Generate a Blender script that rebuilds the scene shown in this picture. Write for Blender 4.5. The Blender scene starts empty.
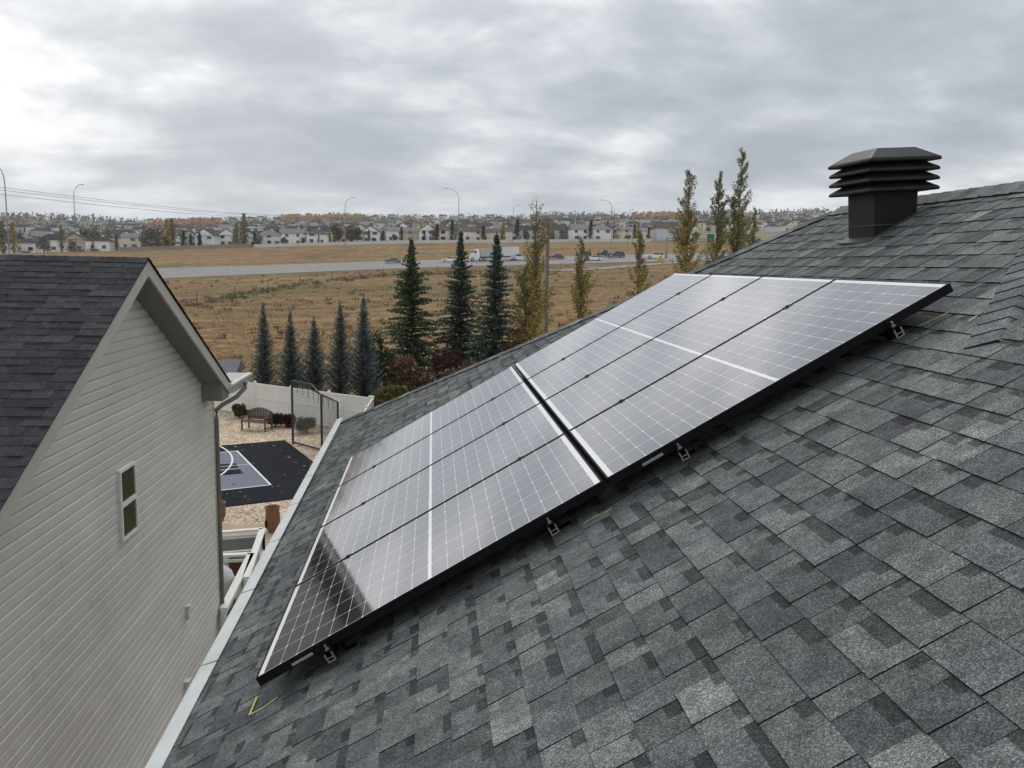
import bpy, bmesh, math, random
from mathutils import Vector, Matrix, Euler
R = random.Random(7)
C = bpy.context.scene.collection
SC = bpy.context.scene
rad = math.radians

# ------------------------------------------------------------------ camera
# the camera stands on the roof; all coordinates below are relative to the eye, and everything is lifted by H at the end
H = 7.4
F = 835.9
M = Matrix(((0.9954273739, 0.0050511258, 0.0953877840),
            (-0.0937107291, -0.1418737985, 0.9854390517),
            (0.0185106034, -0.9898718662, -0.1407517180)))      # camera axes (right, down, forward) -> world
cam = bpy.data.objects.new('camera', bpy.data.cameras.new('camera')); C.objects.link(cam)
rx, dn, fw = M.col[0], M.col[1], M.col[2]
cm = Matrix((rx, -dn, -fw)).transposed()
cam.matrix_world = cm.to_4x4()
cam.data.sensor_width = 36.0
cam.data.lens = 36.0 * F / 1024.0
cam.data.clip_start = 0.05
cam.data.clip_end = 20000
SC.camera = cam
SC.render.resolution_x, SC.render.resolution_y = 1024, 768

# ------------------------------------------------------------------ world, sun, exposure
SUN_EL, SUN_AZ = rad(48), rad(14)      # azimuth measured from +Y towards +X
wd = bpy.data.worlds.new('World'); SC.world = wd; wd.use_nodes = True
nt = wd.node_tree; nt.nodes.clear()
def N(t, typ, **kw):
    n = t.nodes.new(typ)
    for k, v in kw.items(): setattr(n, k, v)
    return n
def L(t, a, b): t.links.new(a, b)
def mth(t, op, a, b=None, c=None, clamp=False):
    n = N(t, 'ShaderNodeMath', operation=op); n.use_clamp = clamp
    for i, x in enumerate((a, b, c)):
        if x is None: continue
        if isinstance(x, (int, float)): n.inputs[i].default_value = x
        else: L(t, x, n.inputs[i])
    return n.outputs[0]
def ramp(t, fac, stops, interp='LINEAR'):
    n = N(t, 'ShaderNodeValToRGB'); cr = n.color_ramp; cr.interpolation = interp
    while len(cr.elements) < len(stops): cr.elements.new(0.5)
    for e, (p, c) in zip(cr.elements, stops):
        e.position = p; e.color = (c[0], c[1], c[2], 1) if not isinstance(c, (int, float)) else (c, c, c, 1)
    L(t, fac, n.inputs['Fac']); return n.outputs['Color']
def mix(t, fac, a, b, typ='MIX'):
    n = N(t, 'ShaderNodeMix', data_type='RGBA', blend_type=typ)
    for s, x in ((n.inputs[0], fac), (n.inputs[6], a), (n.inputs[7], b)):
        if isinstance(x, (int, float)): s.default_value = x
        elif isinstance(x, tuple): s.default_value = (x[0], x[1], x[2], 1)
        else: L(t, x, s)
    return n.outputs[2]
def noise(t, vec, scale, detail=4, rough=0.5, dist=0.0, out='Fac'):
    n = N(t, 'ShaderNodeTexNoise'); n.inputs['Scale'].default_value = scale
    n.inputs['Detail'].default_value = detail; n.inputs['Roughness'].default_value = rough
    n.inputs['Distortion'].default_value = dist
    if vec is not None: L(t, vec, n.inputs['Vector'])
    return n.outputs[out]

tc = N(nt, 'ShaderNodeTexCoord')
sx = N(nt, 'ShaderNodeSeparateXYZ'); L(nt, tc.outputs['Generated'], sx.inputs[0])
zc = mth(nt, 'MAXIMUM', sx.outputs[2], 0.0)
den = mth(nt, 'ADD', zc, 0.24)
cx = N(nt, 'ShaderNodeCombineXYZ')
L(nt, mth(nt, 'DIVIDE', sx.outputs[0], den), cx.inputs[0]); L(nt, mth(nt, 'DIVIDE', sx.outputs[1], den), cx.inputs[1])
mp = N(nt, 'ShaderNodeMapping'); mp.inputs['Location'].default_value = (3.1, 1.45, 0.4); mp.inputs['Scale'].default_value = (1.0, 1.15, 1)
L(nt, cx.outputs[0], mp.inputs[0])
n1 = noise(nt, mp.outputs[0], 1.15, 7, 0.55, 0.15)
n2 = noise(nt, mp.outputs[0], 3.6, 6, 0.6, 0.2)
dens = mth(nt, 'ADD', mth(nt, 'MULTIPLY', n1, 0.72), mth(nt, 'MULTIPLY', n2, 0.28))
# thin and thick places in the overcast: azimuth from +Y, elevation, width, amount
for az_, el_, n_, amt in ((-27, 14, 120, 0.155), (-17, 17.5, 260, 0.12), (11, 14.5, 300, 0.05), (18, 18, 200, 0.06), (6, 19, 300, 0.06), (12.5, 8.5, 130, -0.085), (-13, 8, 150, -0.03), (-4, 7.5, 160, -0.065), (25, 13.5, 120, -0.05), (8, 8, 200, -0.05), (-22, 7.5, 200, -0.04), (-9, 13, 200, -0.035), (-60, 30, 12, 0.05)):
    dv_ = (math.cos(rad(el_)) * math.sin(rad(az_)), math.cos(rad(el_)) * math.cos(rad(az_)), math.sin(rad(el_)))
    dn_ = N(nt, 'ShaderNodeVectorMath', operation='DOT_PRODUCT'); L(nt, tc.outputs['Generated'], dn_.inputs[0]); dn_.inputs[1].default_value = dv_
    dens = mth(nt, 'ADD', dens, mth(nt, 'MULTIPLY', mth(nt, 'POWER', mth(nt, 'MAXIMUM', dn_.outputs['Value'], 0.0), float(n_)), amt))
cloud = ramp(nt, dens, [(0.36, (0.345, 0.375, 0.415)), (0.435, (0.44, 0.47, 0.51)), (0.485, (0.56, 0.585, 0.62)), (0.53, (0.72, 0.735, 0.755)), (0.605, (1.05, 1.05, 1.04))])
# thinner, brighter cloud in front of the hidden sun, to the upper left
sd = (math.cos(rad(20)) * math.sin(rad(-33)), math.cos(rad(20)) * math.cos(rad(-33)), math.sin(rad(20)))
dt = N(nt, 'ShaderNodeVectorMath', operation='DOT_PRODUCT'); L(nt, tc.outputs['Generated'], dt.inputs[0]); dt.inputs[1].default_value = sd
glow = mth(nt, 'POWER', mth(nt, 'MAXIMUM', dt.outputs['Value'], 0.0), 9.0)
cloud = mix(nt, mth(nt, 'MULTIPLY', glow, 0.30), cloud, (1.0, 0.99, 0.97))
# the band just above the horizon is paler
hz = ramp(nt, sx.outputs[2], [(0.0, 1.0), (0.03, 0.75), (0.11, 0.0)])
cloud = mix(nt, mth(nt, 'MULTIPLY', hz, 0.6), cloud, (0.62, 0.655, 0.695))
sky = N(nt, 'ShaderNodeTexSky', sky_type='NISHITA'); sky.sun_disc = False
sky.sun_elevation = SUN_EL; sky.sun_rotation = SUN_AZ; sky.altitude = 1080
skb = N(nt, 'ShaderNodeBackground'); L(nt, sky.outputs[0], skb.inputs[0]); skb.inputs[1].default_value = 0.06
clb = N(nt, 'ShaderNodeBackground'); L(nt, cloud, clb.inputs[0]); clb.inputs[1].default_value = 1.05
mxs = N(nt, 'ShaderNodeMixShader'); mxs.inputs[0].default_value = 0.93
L(nt, skb.outputs[0], mxs.inputs[1]); L(nt, clb.outputs[0], mxs.inputs[2])
wo = N(nt, 'ShaderNodeOutputWorld'); L(nt, mxs.outputs[0], wo.inputs[0])

sl = bpy.data.lights.new('sun', 'SUN'); sl.energy = 1.1; sl.angle = rad(28); sl.color = (1, 0.96, 0.9)
so = bpy.data.objects.new('sun', sl); C.objects.link(so)
sv = Vector((math.cos(SUN_EL) * math.sin(SUN_AZ), math.cos(SUN_EL) * math.cos(SUN_AZ), math.sin(SUN_EL)))
so.rotation_euler = sv.to_track_quat('Z', 'Y').to_euler()
vs = SC.view_settings
vs.view_transform = 'Standard'; vs.look = 'None'; vs.exposure = 0.25; vs.gamma = 1.0; vs.use_curve_mapping = False
SC.cycles.max_bounces = 6; SC.cycles.diffuse_bounces = 3; SC.cycles.glossy_bounces = 3; SC.cycles.use_denoising = True

# ------------------------------------------------------------------ helpers
def ray(px, py):
    return M @ Vector(((px - 512) / F, (py - 384) / F, 1.0))
def gz(px, py, z=-7.4):                # where the sight line of a pixel meets the level z
    w = ray(px, py); return w * (z / w.z)
def gy(px, py, y):                     # ... or the depth y
    w = ray(px, py); return w * (y / w.y)
def gx(px, py, x):
    w = ray(px, py); return w * (x / w.x)

class MB:
    def __init__(s): s.v = []; s.f = []; s.m = []; s.c = []
    def face(s, pts, mat=0, col=(1, 1, 1)):
        b = len(s.v); s.v += [tuple(p) for p in pts]; s.f.append(tuple(range(b, b + len(pts)))); s.m.append(mat); s.c.append(col)
    def hull(s, pts, faces, mat=0, col=(1, 1, 1)):
        b = len(s.v); s.v += [tuple(p) for p in pts]
        for f in faces: s.f.append(tuple(b + i for i in f)); s.m.append(mat); s.c.append(col)
    def box(s, c, d, rot=None, mat=0, col=(1, 1, 1)):
        c = Vector(c); hx, hy, hz = d[0] / 2, d[1] / 2, d[2] / 2
        p = [Vector((x, y, z)) for z in (-hz, hz) for x, y in ((-hx, -hy), (hx, -hy), (hx, hy), (-hx, hy))]
        if rot is not None: p = [rot @ q for q in p]
        s.hull([c + q for q in p], BOXF, mat, col)
    def box2(s, a, b, mat=0, col=(1, 1, 1)):
        s.box([(a[i] + b[i]) / 2 for i in range(3)], [abs(b[i] - a[i]) for i in range(3)], None, mat, col)
    def bar(s, a, b, w, h, mat=0, col=(1, 1, 1), up=(0, 0, 1)):     # a box from a to b
        a, b = Vector(a), Vector(b); d = b - a; ln = d.length; y = d / ln; z = Vector(up); x = y.cross(z)
        if x.length < 1e-4: x = Vector((1, 0, 0))
        x.normalize(); z = x.cross(y)
        s.box((a + b) / 2, (w, ln, h), Matrix((x, y, z)).transposed(), mat, col)
    def tube(s, path, r, n=6, mat=0, col=(1, 1, 1), cap=True):
        path = [Vector(p) for p in path]; k = len(path)
        rr = r if isinstance(r, (list, tuple)) else [r] * k
        b = len(s.v)
        for i, p in enumerate(path):
            t = (path[min(i + 1, k - 1)] - path[max(i - 1, 0)]).normalized()
            a = Vector((0, 0, 1)) if abs(t.z) < 0.9 else Vector((1, 0, 0))
            u = t.cross(a).normalized(); w = t.cross(u)
            for j in range(n):
                q = 2 * math.pi * j / n; s.v.append(tuple(p + (u * math.cos(q) + w * math.sin(q)) * rr[i]))
        for i in range(k - 1):
            for j in range(n):
                j2 = (j + 1) % n
                s.f.append((b + i * n + j, b + i * n + j2, b + (i + 1) * n + j2, b + (i + 1) * n + j)); s.m.append(mat); s.c.append(col)
        if cap:
            s.f.append(tuple(b + j for j in range(n))); s.m.append(mat); s.c.append(col)
            s.f.append(tuple(b + (k - 1) * n + j for j in reversed(range(n)))); s.m.append(mat); s.c.append(col)
    def lathe(s, prof, n=16, c=(0, 0, 0), mat=0, col=(1, 1, 1)):
        s.tube_prof([(r, z) for r, z in prof], n, Vector(c), mat, col)
    def tube_prof(s, prof, n, c, mat, col):
        b = len(s.v)
        for r, z in prof:
            for j in range(n):
                q = 2 * math.pi * j / n; s.v.append((c.x + r * math.cos(q), c.y + r * math.sin(q), c.z + z))
        for i in range(len(prof) - 1):
            for j in range(n):
                j2 = (j + 1) % n
                s.f.append((b + i * n + j, b + i * n + j2, b + (i + 1) * n + j2, b + (i + 1) * n + j)); s.m.append(mat); s.c.append(col)
    def prism(s, poly, ext, mat=0, col=(1, 1, 1)):                 # polygon (3-D points) pushed along ext
        e = Vector(ext); n = len(poly); a = [Vector(p) for p in poly]; b = [p + e for p in a]
        s.face(list(reversed(a)), mat, col); s.face(b, mat, col)
        for i in range(n):
            j = (i + 1) % n; s.face([a[i], a[j], b[j], b[i]], mat, col)
    def build(s, name, mats, parent=None, origin=(0, 0, 0), smooth=False, bevel=0, fix=True):
        me = bpy.data.meshes.new(name); o3 = Vector(origin)
        me.from_pydata([(x - o3.x, y - o3.y, z - o3.z) for x, y, z in s.v], [], s.f)
        for m in (mats if isinstance(mats, (list, tuple)) else [mats]): me.materials.append(m)
        me.polygons.foreach_set('material_index', s.m)
        at = me.attributes.new('Col', 'FLOAT_COLOR', 'FACE')
        at.data.foreach_set('color', [x for c in s.c for x in (c[0], c[1], c[2], 1.0)])
        if fix:
            bm = bmesh.new(); bm.from_mesh(me)
            if smooth: bmesh.ops.remove_doubles(bm, verts=bm.verts, dist=1e-5)
            bmesh.ops.recalc_face_normals(bm, faces=bm.faces); bm.to_mesh(me); bm.free()
        if smooth: me.polygons.foreach_set('use_smooth', [True] * len(me.polygons))
        o = bpy.data.objects.new(name, me); C.objects.link(o)
        if parent is not None: o.parent = parent
        else: o.location = o3
        if bevel:
            b = o.modifiers.new('bevel', 'BEVEL'); b.width = bevel; b.segments = 2; b.limit_method = 'ANGLE'; b.angle_limit = rad(40)
        return o
BOXF = ((3, 2, 1, 0), (4, 5, 6, 7), (0, 1, 5, 4), (1, 2, 6, 5), (2, 3, 7, 6), (3, 0, 4, 7))

def tag(o, label=None, cat=None, group=None, kind=None):
    if label: o['label'] = label
    if cat: o['category'] = cat
    if group: o['group'] = group
    if kind: o['kind'] = kind
    return o
def thing(name, label, cat, loc=(0, 0, 0), rz=0.0, group=None):
    o = bpy.data.objects.new(name, None); C.objects.link(o); o.location = loc; o.rotation_euler = (0, 0, rz); o.empty_display_size = 0.2
    return tag(o, label, cat, group)
def kids(o): return [c for c in bpy.data.objects if c.parent == o]
def dup(root, loc, rz=0.0, scale=1.0, label=None, group=None, tree=None):
    r = root.copy(); C.objects.link(r); r.location = loc; r.rotation_euler = (0, 0, rz)
    r.scale = scale if isinstance(scale, (tuple, list)) else (scale,) * 3
    if label: r['label'] = label
    if group: r['group'] = group
    for ch, gs in (tree if tree is not None else [(c, kids(c)) for c in kids(root)]):
        c = ch.copy(); C.objects.link(c); c.parent = r
        for g in gs:
            d = g.copy(); C.objects.link(d); d.parent = c
    return r

# ------------------------------------------------------------------ materials
def mat(name, col=(0.5, 0.5, 0.5), rough=0.8, spec=0.3, metal=0.0, var=0.0, vscale=3.0, attr=False, bump=0.0, bscale=40.0, coat=0.0):
    m = bpy.data.materials.new(name); m.use_nodes = True; t = m.node_tree; b = t.nodes['Principled BSDF']
    b.inputs['Roughness'].default_value = rough; b.inputs['Specular IOR Level'].default_value = spec; b.inputs['Metallic'].default_value = metal
    b.inputs['Coat Weight'].default_value = coat
    tcn = N(t, 'ShaderNodeTexCoord'); src = None
    if attr:
        a = N(t, 'ShaderNodeAttribute', attribute_name='Col'); src = a.outputs['Color']
        if col is not None: src = mix(t, 1.0, src, tuple(col), 'MULTIPLY')
    if var:
        nz = noise(t, tcn.outputs['Object'], vscale, 5, 0.6)
        k = ramp(t, nz, [(0.25, 1 - var), (0.75, 1 + var)])
        src = mix(t, 1.0, src if src is not None else tuple(col), k, 'MULTIPLY')
    if src is None: b.inputs['Base Color'].default_value = (*col, 1)
    else: L(t, src, b.inputs['Base Color'])
    if bump:
        bn = N(t, 'ShaderNodeBump'); bn.inputs['Strength'].default_value = bump; bn.inputs['Distance'].default_value = 0.02
        L(t, noise(t, tcn.outputs['Object'], bscale, 4, 0.6), bn.inputs['Height']); L(t, bn.outputs[0], b.inputs['Normal'])
    return m

def shingle_mat(name, contrast=0.5, gscale=330.0, gain=1.0):
    m = bpy.data.materials.new(name); m.use_nodes = True; t = m.node_tree; b = t.nodes['Principled BSDF']
    b.inputs['Roughness'].default_value = 0.92; b.inputs['Specular IOR Level'].default_value = 0.25
    tcn = N(t, 'ShaderNodeTexCoord'); a = N(t, 'ShaderNodeAttribute', attribute_name='Col')
    vo = N(t, 'ShaderNodeTexVoronoi'); vo.inputs['Scale'].default_value = gscale; L(t, tcn.outputs['Object'], vo.inputs['Vector'])
    sc_ = N(t, 'ShaderNodeSeparateColor'); L(t, vo.outputs['Color'], sc_.inputs[0]); g = sc_.outputs[0]
    k = ramp(t, g, [(0.0, (1 - contrast) * gain), (0.45, 0.85 * gain), (0.8, (1 + 0.55 * contrast) * gain), (1.0, (1 + 2.1 * contrast) * gain)])
    g2 = noise(t, tcn.outputs['Object'], 1.1, 3, 0.55)
    k2 = ramp(t, g2, [(0.3, 0.86), (0.7, 1.12)])
    g3 = noise(t, tcn.outputs['Object'], 14.0, 3, 0.55)
    k3 = ramp(t, g3, [(0.3, 0.72), (0.7, 1.28)])
    c = mix(t, 1.0, mix(t, 1.0, mix(t, 1.0, a.outputs['Color'], k, 'MULTIPLY'), k2, 'MULTIPLY'), k3, 'MULTIPLY')
    # pale blend granules drift in and out across the tabs
    pm_ = ramp(t, noise(t, tcn.outputs['Object'], 5.5, 3, 0.6), [(0.57, 0.0), (0.70, 0.34)])
    c = mix(t, mth(t, 'MULTIPLY', pm_, sc_.outputs[1]), c, mix(t, 1.0, c, (2.1, 2.15, 1.95), 'MULTIPLY'))
    L(t, c, b.inputs['Base Color'])
    bn = N(t, 'ShaderNodeBump'); bn.inputs['Strength'].default_value = 0.35; bn.inputs['Distance'].default_value = 0.004
    L(t, g, bn.inputs['Height']); L(t, bn.outputs[0], b.inputs['Normal'])
    return m

M_sh = shingle_mat('shingle_grey', 0.58, 330.0, 0.98)
M_shd = shingle_mat('shingle_charcoal', 0.35, 200.0, 0.95)
M_edge = mat('asphalt_edge', (0.02, 0.02, 0.022), 0.95, 0.1)
M_white = mat('white_metal', (0.58, 0.61, 0.595), 0.5, 0.35, var=0.12, vscale=3.5)
M_wfr = mat('window_vinyl', (0.78, 0.78, 0.76), 0.45, 0.4)
M_gutin = mat('gutter_shade', (0.25, 0.27, 0.27), 0.6)
M_black = mat('black_plastic', (0.012, 0.012, 0.014), 0.5, 0.26, var=0.45, vscale=5, bump=0.05, bscale=60)
M_frame = mat('black_anodised', (0.007, 0.007, 0.008), 0.55, 0.12)
M_alu = mat('mill_aluminium', (0.34, 0.345, 0.35), 0.4, 0.4, metal=0.8)
M_side = mat('vinyl_siding', (0.61, 0.592, 0.555), 0.62, 0.3, var=0.10, vscale=0.8, attr=True)
M_trim = mat('taupe_trim', (0.46, 0.445, 0.405), 0.6, 0.3, var=0.05, vscale=2)
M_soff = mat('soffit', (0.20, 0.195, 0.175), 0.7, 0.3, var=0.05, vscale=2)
M_pipe = mat('brown_downspout', (0.17, 0.155, 0.13), 0.5, 0.4)
M_vin = mat('white_vinyl', (0.70, 0.70, 0.66), 0.5, 0.35, var=0.06, vscale=1.5)
M_wood = mat('weathered_wood', (0.20, 0.16, 0.12), 0.85, 0.2, var=0.3, vscale=6)
M_brown = mat('brown_stain', (0.075, 0.04, 0.03), 0.8, 0.2, var=0.3, vscale=6)
M_dark = mat('dark_metal', (0.03, 0.03, 0.032), 0.5, 0.4)
M_bench = mat('bench_wood', (0.11, 0.075, 0.055), 0.7, 0.3, var=0.25, vscale=8)
M_clay = mat('terracotta', (0.22, 0.105, 0.055), 0.7, 0.3, var=0.25, vscale=9)
M_chalk = mat('yellow_chalk', (0.62, 0.60, 0.22), 0.9, 0.1, var=0.2, vscale=60)
M_steel = mat('galvanised_pole', (0.26, 0.265, 0.27), 0.6, 0.3)
M_leaf = mat('foliage', (1, 1, 1), 0.75, 0.15, attr=True)
M_bark = mat('bark', (0.10, 0.08, 0.06), 0.9, 0.1, var=0.3, vscale=5)
M_gray = mat('cover_cloth', (0.50, 0.50, 0.50), 0.7, 0.3, var=0.08)
M_deck = mat('deck_boards', (0.33, 0.29, 0.24), 0.8, 0.2, var=0.15, vscale=3)
M_tyre = mat('tyre', (0.02, 0.02, 0.02), 0.85)
M_rim = mat('rim', (0.5, 0.5, 0.5), 0.4, metal=0.6)
M_lampl = mat('lamp_lens', (0.85, 0.85, 0.82), 0.25)
def glass_mat(name, col, rough=0.06):
    m = mat(name, col, rough, 0.8); return m
M_win = glass_mat('window_glass', (0.018, 0.019, 0.019))
M_cglass = glass_mat('car_glass', (0.02, 0.022, 0.025))
M_railg = mat('tinted_rail_glass', (0.24, 0.26, 0.26), 0.15, 0.6)

# ------------------------------------------------------------------ terrain: far ground rises from the yard to the highway and on to the town's hill
PXS = [-900, -400, 0, 150, 400, 640, 850, 1400, 2200]
ROWS = [  # depth, image height of the ground at each column
    (225, [310, 292, 281, 279, 268.5, 262, 258.5, 262, 280]),
    (250, [298, 281, 271, 269, 261, 254.5, 250.5, 252, 268]),
    (345, [272, 262, 254.5, 250.5, 243.5, 242, 244, 250, 262]),
    (420, [268, 259, 253, 248.5, 242, 240.0, 241, 247, 258]),
    (700, [250, 246, 240, 240, 234, 230, 231, 236, 246]),
    (1100, [238, 233, 230, 232, 226.5, 223.5, 222, 226, 236]),
    (1700, [226, 222, 219, 222, 218, 218.5, 213.5, 218, 228]),
    (2600, [228, 225, 224, 226, 222, 222, 218, 224, 234])]
def _tab():
    out = []
    for Y, ys in ROWS:
        pts = []
        for px, py in zip(PXS, ys):
            w = ray(px, py); pts.append((w.x / w.y, w.z / w.y * Y))
        out.append((Y, pts))
    return out
TAB = _tab()
def _interp(pts, t):
    if t <= pts[0][0]: return pts[0][1]
    for (a, za), (b, zb) in zip(pts, pts[1:]):
        if t <= b: return za + (zb - za) * (t - a) / (b - a)
    return pts[-1][1]
def hz_at(x, y):
    if y <= 62: return -7.4
    t = x / y
    if y <= 225:
        k = (y - 62) / (225 - 62); return -7.4 + (_interp(TAB[0][1], t) + 7.4) * k ** 1.15
    for (ya, pa), (yb, pb) in zip(TAB, TAB[1:]):
        if y <= yb: return _interp(pa, t) + (_interp(pb, t) - _interp(pa, t)) * (y - ya) / (yb - ya)
    return _interp(TAB[-1][1], t)

TC = [-1.9 + i * 3.6 / 90 for i in range(91)]
def strip(ya_list, dz=0.0, t0=-9, t1=9):
    mb = MB(); ts = [t for t in TC if t0 <= t <= t1]
    idx = {}
    for j, y in enumerate(ya_list):
        for i, t in enumerate(ts):
            idx[j, i] = len(mb.v); x = t * max(y, 62); mb.v.append((x, y, hz_at(x, max(y, 62.0001) if y > 62 else y) + dz))
    for j in range(len(ya_list) - 1):
        for i in range(len(ts) - 1):
            mb.f.append((idx[j, i], idx[j, i + 1], idx[j + 1, i + 1], idx[j + 1, i])); mb.m.append(0); mb.c.append((1, 1, 1))
    return mb

def field_mat():
    m = bpy.data.materials.new('dry_field'); m.use_nodes = True; t = m.node_tree; b = t.nodes['Principled BSDF']
    b.inputs['Roughness'].default_value = 0.95; b.inputs['Specular IOR Level'].default_value = 0.1
    g = N(t, 'ShaderNodeNewGeometry'); s = N(t, 'ShaderNodeSeparateXYZ'); L(t, g.outputs['Position'], s.inputs[0])
    big = noise(t, g.outputs['Position'], 0.035, 5, 0.6, 0.5); mid = noise(t, g.outputs['Position'], 0.30, 5, 0.65); fine = noise(t, g.outputs['Position'], 2.2, 5, 0.7)
    tan = mix(t, fine, (0.165, 0.098, 0.045), (0.45, 0.295, 0.15))
    tan = mix(t, ramp(t, mid, [(0.35, 0.0), (0.65, 1.0)]), tan, mix(t, fine, (0.105, 0.064, 0.03), (0.28, 0.175, 0.088)))
    green = mix(t, fine, (0.045, 0.055, 0.018), (0.13, 0.135, 0.05))
    c = mix(t, ramp(t, big, [(0.56, 0.0), (0.68, 0.6)]), tan, green)
    # mown, greener strip on the near side of the highway and the ditch line
    yy = mth(t, 'ADD', s.outputs[1], mth(t, 'MULTIPLY', mth(t, 'SUBTRACT', big, 0.5), 55.0))
    band = ramp(t, mth(t, 'DIVIDE', yy, 400.0), [(0.32, 0.0), (0.37, 0.55), (0.43, 0.0), (0.50, 0.0), (0.53, 0.45), (0.56, 0.15), (0.60, 0.0), (0.82, 0.0), (0.87, 0.45), (0.92, 0.0)])
    c = mix(t, band, c, mix(t, fine, (0.05, 0.06, 0.022), (0.16, 0.15, 0.06)))
    mpf = N(t, 'ShaderNodeMapping'); mpf.inputs['Scale'].default_value = (0.018, 0.16, 0.1); L(t, g.outputs['Position'], mpf.inputs[0])
    stk = noise(t, mpf.outputs[0], 1.0, 5, 0.6)
    c = mix(t, ramp(t, stk, [(0.52, 0.0), (0.70, 0.45)]), c, mix(t, fine, (0.22, 0.17, 0.10), (0.46, 0.37, 0.24)))
    c = mix(t, ramp(t, stk, [(0.32, 0.5), (0.46, 0.0)]), c, mix(t, fine, (0.06, 0.05, 0.028), (0.20, 0.155, 0.085)))
    blo = noise(t, g.outputs['Position'], 0.55, 6, 0.72)
    c = mix(t, 1.0, c, ramp(t, blo, [(0.30, 0.62), (0.48, 1.0), (0.70, 1.45)]), 'MULTIPLY')
    blg = noise(t, g.outputs['Position'], 0.06, 3, 0.5, 0.6)
    c = mix(t, ramp(t, blg, [(0.57, 0.0), (0.66, 0.55)]), c, mix(t, fine, (0.06, 0.07, 0.028), (0.17, 0.165, 0.075)))
    L(t, c, b.inputs['Base Color'])
    bn = N(t, 'ShaderNodeBump'); bn.inputs['Strength'].default_value = 0.8; bn.inputs['Distance'].default_value = 0.3
    L(t, fine, bn.inputs['Height']); L(t, bn.outputs[0], b.inputs['Normal'])
    return m
M_field = field_mat()
M_hill = mat('town_ground', (0.21, 0.185, 0.12), 0.95, 0.1, var=0.5, vscale=0.03)
M_road = mat('asphalt_pale', (0.27, 0.262, 0.25), 0.85, 0.2, var=0.08, vscale=0.2)

tag(strip([-60, -20, 20, 45, 62, 75, 90, 105, 120, 135, 150, 165, 180, 195, 210, 225, 250, 265, 285, 305, 325, 345]).build('field', M_field, smooth=True), kind='structure')
tag(strip([345, 365, 390, 420, 480, 560, 640, 700, 800, 900, 1000, 1100, 1250, 1400, 1550, 1700, 2100, 2600]).build('hillside', M_hill, smooth=True), kind='structure')
tag(strip([225, 250], 0.06).build('highway', M_road), kind='structure')
lm = MB()                                     # painted lines of the highway
for y0, y1, t0, t1, dash in ((226.2, 226.5, -1.9, 1.7, 0), (248.4, 248.7, -1.9, 1.7, 0), (237.2, 237.6, -0.8, 0.9, 1)):
    for i in range(len(TC) - 1):
        if not (t0 <= TC[i] <= t1): continue
        parts = 1 if not dash else 3
        for k in range(parts):
            ta = TC[i] + (TC[i + 1] - TC[i]) * k / parts; tb = TC[i] + (TC[i + 1] - TC[i]) * (k + (1 if not dash else 0.4)) / parts
            lm.face([(ta * y0, y0, hz_at(ta * y0, y0) + 0.085), (tb * y0, y0, hz_at(tb * y0, y0) + 0.085), (tb * y1, y1, hz_at(tb * y1, y1) + 0.085), (ta * y1, y1, hz_at(ta * y1, y1) + 0.085)])
tag(lm.build('road_markings', mat('road_paint', (0.45, 0.45, 0.42), 0.7)), kind='structure')
# slip road that bends up to the highway on the right
rm = MB()
cl = [gy(690, 259, 222), gy(655, 262.5, 214), gy(628, 265, 206), gy(600, 267, 200), gy(566, 268.4, 197), gy(520, 268.5, 196)]
ws = [3.0, 3.4, 4.0, 4.0, 3.4, 1.2]
prev = None
for (p, w) in zip(cl, ws):
    a = Vector((p.x, p.y - w, hz_at(p.x, p.y - w) + 0.10)); b = Vector((p.x, p.y + w, hz_at(p.x, p.y + w) + 0.10))
    if prev: rm.face([prev[0], a, b, prev[1]])
    prev = (a, b)
tag(rm.build('slip_road', M_road), kind='structure')
# side road on the embankment at the right, in front of the town
rm = MB()
for i in range(24):
    ta = 0.10 + i * 0.035; tb = ta + 0.035
    rm.face([(ta * 352, 352, hz_at(ta * 352, 352) + 0.15), (tb * 352, 352, hz_at(tb * 352, 352) + 0.15), (tb * 366, 366, hz_at(tb * 366, 366) + 0.3), (ta * 366, 366, hz_at(ta * 366, 366) + 0.3)])
tag(rm.build('embankment_road', mat('grey_road', (0.16, 0.165, 0.17), 0.9, var=0.08, vscale=0.3)), kind='structure')

# ------------------------------------------------------------------ the roof we stand on
P = math.atan(0.5822); CP, SP = math.cos(P), math.sin(P); TP = 0.5822
def rz(x): return -1.465 + TP * x            # height of the panel-side slope
XE, XR = -1.16, 3.41                          # eave, ridge
YC, YR1, YR0 = 11.41, 6.84, 4.23              # far eave corner, both ends of the ridge
WX, WY = 2.17, 2.99                           # foot of the near hip, where a lower wing's ridge begins
PAL = [((0.124, 0.137, 0.136), 5), ((0.146, 0.161, 0.157), 5), ((0.102, 0.110, 0.112), 4), ((0.168, 0.184, 0.175), 2.2), ((0.198, 0.217, 0.200), 0.9), ((0.085, 0.090, 0.095), 2.4), ((0.130, 0.137, 0.143), 3)]
PALD = [((0.043, 0.045, 0.050), 5), ((0.052, 0.054, 0.059), 4), ((0.036, 0.038, 0.043), 4), ((0.062, 0.064, 0.068), 1.2)]
def pick(pal, rng):
    tot = sum(w for _, w in pal); x = rng.random() * tot
    for c, w in pal:
        x -= w
        if x <= 0: break
    k = 0.93 + 0.14 * rng.random(); return tuple(v * k for v in c)
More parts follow.
